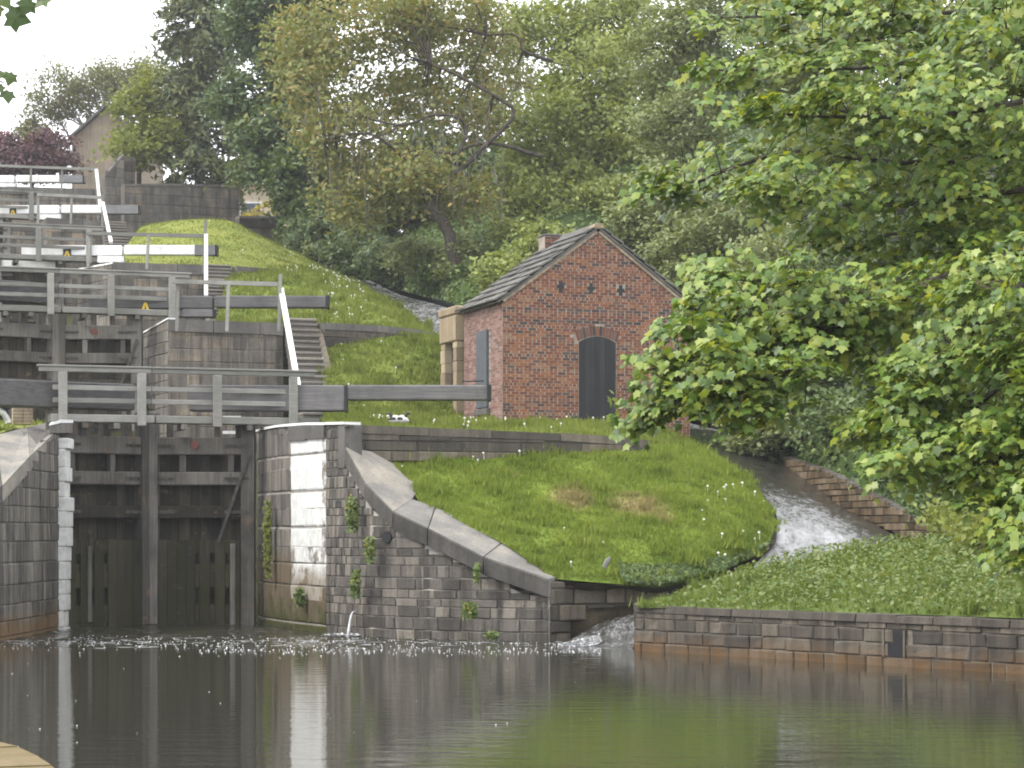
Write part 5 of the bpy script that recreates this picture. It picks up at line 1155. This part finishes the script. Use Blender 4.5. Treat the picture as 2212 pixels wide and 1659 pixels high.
tree('shrub_mass', 'soft green shrub at the right edge above the canal wall weeds', 'shrub', [blob(2170, 1130, 43, 90, 60, 1.2), blob(2230, 1230, 40, 60, 60, 1.0), blob(2080, 1120, 48, 70, 50, 1.0)], 4, .4, 26, .11, L['light'], [PZ(2200, 42, 1.2), P(2200, 1130, 42)], (.05, .03), seed=75)
# dark overhang of plants along the mound's rim
p, nn = sample(MOUND[43:, 24:], 3200, 79); rg = np.random.default_rng(79)
o = leaf_cards('rim_weeds', p + nn * rg.uniform(.02, .16, len(p))[:, None] - np.array([0, .05, .03]), nn + rg.normal(size=p.shape) * .6, .075, L['ivy'], None, rg, 1.5); tag(o, 'weeds hanging over the lower rim of the front mound', None, None, 'stuff')

# tufts rooted in the wing wall
tufts = [(768, 1112, 46.62, 14, 40, 'upper yellow flowered tuft on the curved part of the wing wall'), (806, 1190, 46.1, 12, 30, 'yellow flowered tuft below the round drain hole'), (775, 1262, 46.4, 11, 32, 'tuft above the water spout'), (1022, 1318, 44.6, 18, 18, 'bushy tuft low on the wing wall'),
         (1070, 1372, 44.3, 16, 8, 'creeping plant at the waterline of the wing wall'), (1037, 1238, 44.6, 6, 22, 'thin plant in the joint under the coping'), (585, 1165, 51.4, 9, 90, 'long green trailing moss beside the lowest gates'), (655, 1290, 49.3, 12, 20, 'fern tuft at the foot of the white band')]
for i, (px, py, D, rx, ry, lab) in enumerate(tufts):
    c = P(px, py, D) + Vector((-.06, -.14, 0)); s = D / FPX; rg = np.random.default_rng(90 + i); root = thing('wall_plant', lab, 'plant', c + Vector((0, .14, ry * s))); k = int(60 + rx * ry * .8)
    p = np.array(c) + np.clip(rg.normal(size=(k, 3)), -2, 2) * np.array([rx * s * .42, .05, ry * s * .45]); p[:, 0] *= 1; nrm = rg.normal(size=(k, 3)) * .6 + np.array([-.3, -.8, .4]); leaf_cards('foliage', p, nrm, .06, L['nettle' if i != 6 else 'light'], root, rg, 1.8)
    if i < 4:
        k = 26; p = np.array(c) + np.array([0, -.06, ry * s * .35]) + rg.normal(size=(k, 3)) * np.array([rx * s * .4, .04, ry * s * .25]); leaf_cards('blooms', p, rg.normal(size=(k, 3)) + np.array([0, -1, .5]), .035, L['yellow'], root, rg, 1)
# dandelion clocks
mbd = MB(); mbd.tube([(0, 0, -.1), (.01, 0, .06), (0, 0, .12)], [.004, .004, .003], 4, False)
st = len(mbd.f)
for k in range(5): 
    a = k * 1.256; mbd.add([(math.cos(a) * .03, math.sin(a) * .024, .135), (math.cos(a + 1.256) * .024, math.sin(a + 1.256) * .024, .135), (0, 0, .162), (0, 0, .108)], [[0, 1, 2], [1, 0, 3]])
M['clock'] = m_plain('seed_heads', (.72, .71, .66), .9, .05, .1); dme = mbd.mesh('dandelion_clock', M['clock'])
def dandelions(g, n, where, lab, grp, seed, sc=(.8, 1.3)):
    p, _ = sample(g, 6000, seed); k = 0
    for q in p:
        px, py = CX + q[0] * FPX / q[1], HY - (q[2] - EYE) * FPX / q[1]
        if not where(px, py): continue
        o = link('dandelion', dme); o.location = q; s = random.uniform(*sc); o.scale = (s, s, s); o.rotation_euler = (random.uniform(-.2, .2), random.uniform(-.2, .2), random.uniform(0, 6)); tag(o, lab, 'flower', grp); k += 1
        if k >= n: break
dandelions(HUTLAWN, 46, lambda x, y: 800 < x < 1330 and 900 < y < 935, 'white dandelion seed head in the grass in front of the brick hut', 'dandelion clocks before the hut', 1)
dandelions(MOUND, 34, lambda x, y: (830 < x < 1180 and 970 < y < 1030) or (1120 < x < 1320 and 1150 < y < 1240) or (x > 1500 and y > 1050), 'white dandelion seed head on the front mound', 'dandelion clocks on the front mound', 2)
dandelions(BANK2, 90, lambda x, y: (690 < x < 790 and 580 < y < 700) or (600 < x < 760 and 575 < y < 600), 'white seed head in the long grass beside the second lock', 'seed heads beside the second lock', 3, (.8, 1.25))
dandelions(MOUND3, 26, lambda x, y: y > 540 or 480 < y < 486, 'white seed head on the highest mound', 'seed heads on the highest mound', 4, (.7, 1.2))
dandelions(BANK1, 14, lambda x, y: x < 990, 'white seed head on the bank beside the steps', 'seed heads on the step bank', 5)

# ------------------------------------------------------------------ sycamore in the right foreground
LOBE = np.array([(0, -.42, 0), (.14, -.30, 0), (.42, -.36, -.05), (.37, -.11, .0), (.54, .15, -.07), (.29, .20, .02), (.0, .60, -.06), (-.29, .20, .02), (-.54, .15, -.07), (-.37, -.11, .0), (-.42, -.36, -.05), (-.14, -.30, 0), (0, 0, .05)])
LF = np.array([(12, i, (i + 1) % 12) for i in range(12)])
syc = thing('sycamore', 'sycamore with large lobed leaves reaching in from the right foreground', 'tree', PZ(2560, 27, 1.0))
mb = MB(); limb(mb, [PZ(2560, 27, .6), P(2540, 900, 27), P(2500, 500, 27), P(2480, -300, 27)], .32, .16, 9); mb.build('trunk', M['bark'], syc, True)
BR = [([(2450, -60), (2200, 10), (1980, 30), (1750, 30), (1530, 40)], 28), ([(2450, 20), (2200, 60), (2000, 130), (1750, 150), (1500, 150)], 27), ([(2450, 150), (2250, 210), (2000, 250), (1780, 250), (1560, 235)], 26), ([(2450, 260), (2200, 330), (1950, 350), (1700, 330), (1480, 400), (1395, 405)], 28),
      ([(2450, 380), (2200, 410), (1950, 440), (1740, 440), (1600, 400)], 26), ([(2460, 470), (2212, 540), (2050, 595), (1850, 655), (1690, 610), (1500, 600)], 25), ([(2050, 595), (1850, 690), (1650, 690), (1490, 665)], 24.6), ([(1850, 660), (1680, 740), (1520, 770), (1400, 800)], 24.4),
      ([(1850, 660), (1700, 800), (1540, 840), (1385, 890)], 24.2), ([(2460, 560), (2200, 620), (2080, 740), (1960, 850), (1840, 950)], 23), ([(2460, 700), (2250, 780), (2100, 880), (2000, 960), (1930, 1020)], 22.5), ([(2460, 850), (2300, 900), (2180, 970), (2110, 1050)], 22), ([(2460, 950), (2330, 1020), (2230, 1120), (2190, 1180)], 21.5),
      ([(2450, -20), (2300, -60), (2100, -30), (1900, -10), (1700, -10)], 30), ([(2460, 60), (2300, 190), (2120, 210), (1930, 190), (1720, 250)], 30.5), ([(2460, 500), (2300, 470), (2150, 400), (1960, 380), (1800, 380)], 31), ([(2460, 640), (2330, 660), (2180, 560), (2000, 550), (1880, 580)], 30), ([(2460, 820), (2330, 820), (2180, 760), (2020, 680), (1900, 720)], 29), ([(2450, 100), (2250, 120), (2050, 60), (1850, 90), (1650, 90)], 29), ([(2450, 330), (2250, 300), (2050, 320), (1850, 250), (1660, 200)], 29.5), ([(2460, 620), (2260, 560), (2060, 500), (1860, 510), (1700, 470)], 28.5), ([(2460, 780), (2300, 700), (2100, 690), (1950, 740), (1830, 790)], 26.5)]
pos_, nrm_ = [], []; rg = np.random.default_rng(101); rd = random.Random(101); tw = MB()
for bi, (pts, D) in enumerate(BR):
    P3 = [P(x, y, D + .6 * math.sin(i * 1.7 + bi)) for i, (x, y) in enumerate(pts)]; a = catmull([tuple(p) for p in P3], 26)
    mb = MB(); limb(mb, P3, .075 if bi == 5 else .045, .012, 6, .012, rd); mb.build('branch', M['bark'], syc, True)
    for k in range(2, 26):
        if a[k][0] * FPX / a[k][1] + CX > 2480: continue
        for s_ in range(3 if k < 21 else (2 if k < 24 else 1)):
            off = rg.normal(size=3) * np.array([.24, .5, .20]) * (1.15 if k < 21 else .4); off[2] += .02; c = a[k] + off
            tw.tube([Vector(a[k]), Vector(a[k]).lerp(Vector(c), .5) + ZUP * .05, Vector(c)], [.008, .006, .004], 3, False)
            tilt = np.array([-.30, -.38, .85]) + rg.normal(size=3) * .32; m_ = rd.randint(32, 58); R_ = rd.uniform(.2, .42)
            r2 = np.sqrt(rg.random(m_)) * R_; th = rg.uniform(0, 6.283, m_); dx, dy = np.cos(th) * r2, np.sin(th) * r2
            tn = tilt / np.linalg.norm(tilt); dz = -(dx * tn[0] + dy * tn[1]) / max(.35, tn[2]) * .55 - 1.0 * r2 * r2 + rg.normal(size=m_) * .035
            lp_ = c + np.stack([dx, dy, dz], 1); ln_ = tn + rg.normal(size=(m_, 3)) * .27 + np.stack([dx * 1.5, dy * 1.5, 0 * dx], 1)
            near_ = np.linalg.norm((lp_[:, None, :] - a[None]) * np.array([1, .6, 1]), axis=2).min(1) < (.62 if k < 20 else .42)
            pos_.append(lp_[near_]); nrm_.append(ln_[near_])
o = tw.build('twigs', M['bark'], syc); o['kind'] = 'stuff'
pos_, nrm_ = np.concatenate(pos_), np.concatenate(nrm_)
def lobed(pos, nrm, size, rg):
    nn = nrm / np.linalg.norm(nrm, axis=1)[:, None]; down = np.array([-.35, -.35, -.9]) + rg.normal(size=pos.shape) * .35; t = down - nn * (down * nn).sum(1)[:, None]; t /= np.linalg.norm(t, axis=1)[:, None]; b = np.cross(t, nn); return b, t, nn
sz = .117 * rg.uniform(.55, 1.15, len(pos_)); B, T, NN = lobed(pos_, nrm_, sz, rg)
vis = (pos_[:, 1] < 26) & (np.abs(pos_[:, 0] / pos_[:, 1] * FPX + CX - 1750) < 430); order = np.argsort(-(sz / pos_[:, 1]) * vis * np.maximum(.0, -NN[:, 1])); big = order[:285]; rest = np.setdiff1d(np.arange(len(pos_)), big)
curl = rg.uniform(.3, 1.6, len(pos_))
V3 = pos_[rest][:, None, :] + sz[rest][:, None, None] * (LOBE[None, :, 0:1] * B[rest][:, None] + LOBE[None, :, 1:2] * T[rest][:, None] + LOBE[None, :, 2:3] * curl[rest][:, None, None] * NN[rest][:, None])
gold = rg.random(len(rest)) < .13
for nm, sel, mt in (('crown', ~gold, L['syc']), ('young_leaves', gold, L['syc_gold'])):
    o = np_mesh(nm, V3[sel].reshape(-1, 3), 13, mt, syc, LF); o['kind'] = 'stuff'
def leaf_mesh(mat, cv):
    mb = MB(); mb.add([(x, y, z * cv) for x, y, z in LOBE], [list(f) for f in LF]); return mb.mesh('leaf', mat)
LM = [leaf_mesh(L['syc'], .5), leaf_mesh(L['syc'], 1.1), leaf_mesh(L['syc_gold'], 1.0)]
def put_leaf(root, p, b, t, n_, s, me):
    Mx = Matrix.Identity(4)
    for i in range(3): Mx[i][0], Mx[i][1], Mx[i][2], Mx[i][3] = b[i] * s, t[i] * s, n_[i] * s, p[i]
    return piece('leaf', me, Mx, root)
for i in big: put_leaf(syc, pos_[i], B[i], T[i], NN[i], sz[i], LM[rd.choice((0, 0, 0, 1, 1, 1, 1, 2))])
# sprig hanging in at the top left
L['sprig'] = m_leaf('shaded_leaves', [(.05, .085, .03), (.08, .12, .045), (.11, .15, .05)], .3, .5, .3); LS = leaf_mesh(L['sprig'], 1.0)
for lab, pts, lv in (('leafy twig tip hanging in at the top left corner', [(-120, -60), (0, -30), (60, -20), (110, -30)], [(8, -5, 52), (34, 38, 60), (58, 12, 46), (92, 2, 40), (75, -20, 40), (-10, 18, 40)]), ('smaller leafy twig tip at the left edge below it', [(-120, 120), (-30, 160), (10, 180)], [(22, 168, 34), (16, 206, 38), (-4, 190, 34), (0, 160, 26)])):
    root = thing('leafy_twig', lab, 'twig', P(*pts[0], 14)); mb = MB(); limb(mb, [P(x, y, 14) for x, y in pts], .012, .004, 5); mb.build('stem', M['bark'], root)
    for x, y, w in lv:
        p = P(x, y, 14); nn = np.array([rd.uniform(-.5, .5), -1, rd.uniform(-.1, .6)]); b, t, n_ = lobed(np.array([p]), np.array([nn]), 1, np.random.default_rng(int(x + 500))); put_leaf(root, p, b[0], t[0], n_[0], w * 14 / FPX, LS)

# ------------------------------------------------------------------ haze over the valley
hm = bpy.data.materials.new('haze'); hm.use_nodes = True; hm.node_tree.nodes.clear()
ho = hm.node_tree.nodes.new('ShaderNodeOutputMaterial'); pv = hm.node_tree.nodes.new('ShaderNodeVolumePrincipled')
pv.inputs['Color'].default_value = (.96, .97, 1, 1); pv.inputs['Density'].default_value = HAZE; pv.inputs['Anisotropy'].default_value = .2
hm.node_tree.links.new(pv.outputs[0], ho.inputs['Volume'])
mb = MB(); mb.wbox(-240, 240, -66, 390, -2.6, 42); hz = mb.build('haze', hm); hz['kind'] = 'stuff'; hz['label'] = 'thin pale haze filling the valley air'

# ------------------------------------------------------------------ labels for the setting
LB = {'ground': 'dark woodland earth of the whole valley side', 'canal_water': 'dark brown still canal water with ripples below the gates', 'lawn': 'turf behind the left wing wall', 'lawn.001': 'turf terrace in front of the brick hut', 'lawn.002': 'turf bank between the steps and the hut',
      'lawn.003': 'turf beside the second lock', 'lawn_mound': 'rounded front turf mound with dry patches', 'lawn_mound.001': 'highest rounded turf mound', 'stream': 'foaming bywash stream running down past the hut', 'hillside': 'wooded hillside right of the bywash', 'mound_bank': 'dark undercut earth below the rim of the front mound', 'peninsula_bank': 'green tongue of land behind the canal wall', 'towpath': 'mossy towpath edge in the near left corner'}
for k, v in LB.items():
    if k in bpy.data.objects: bpy.data.objects[k]['label'] = v
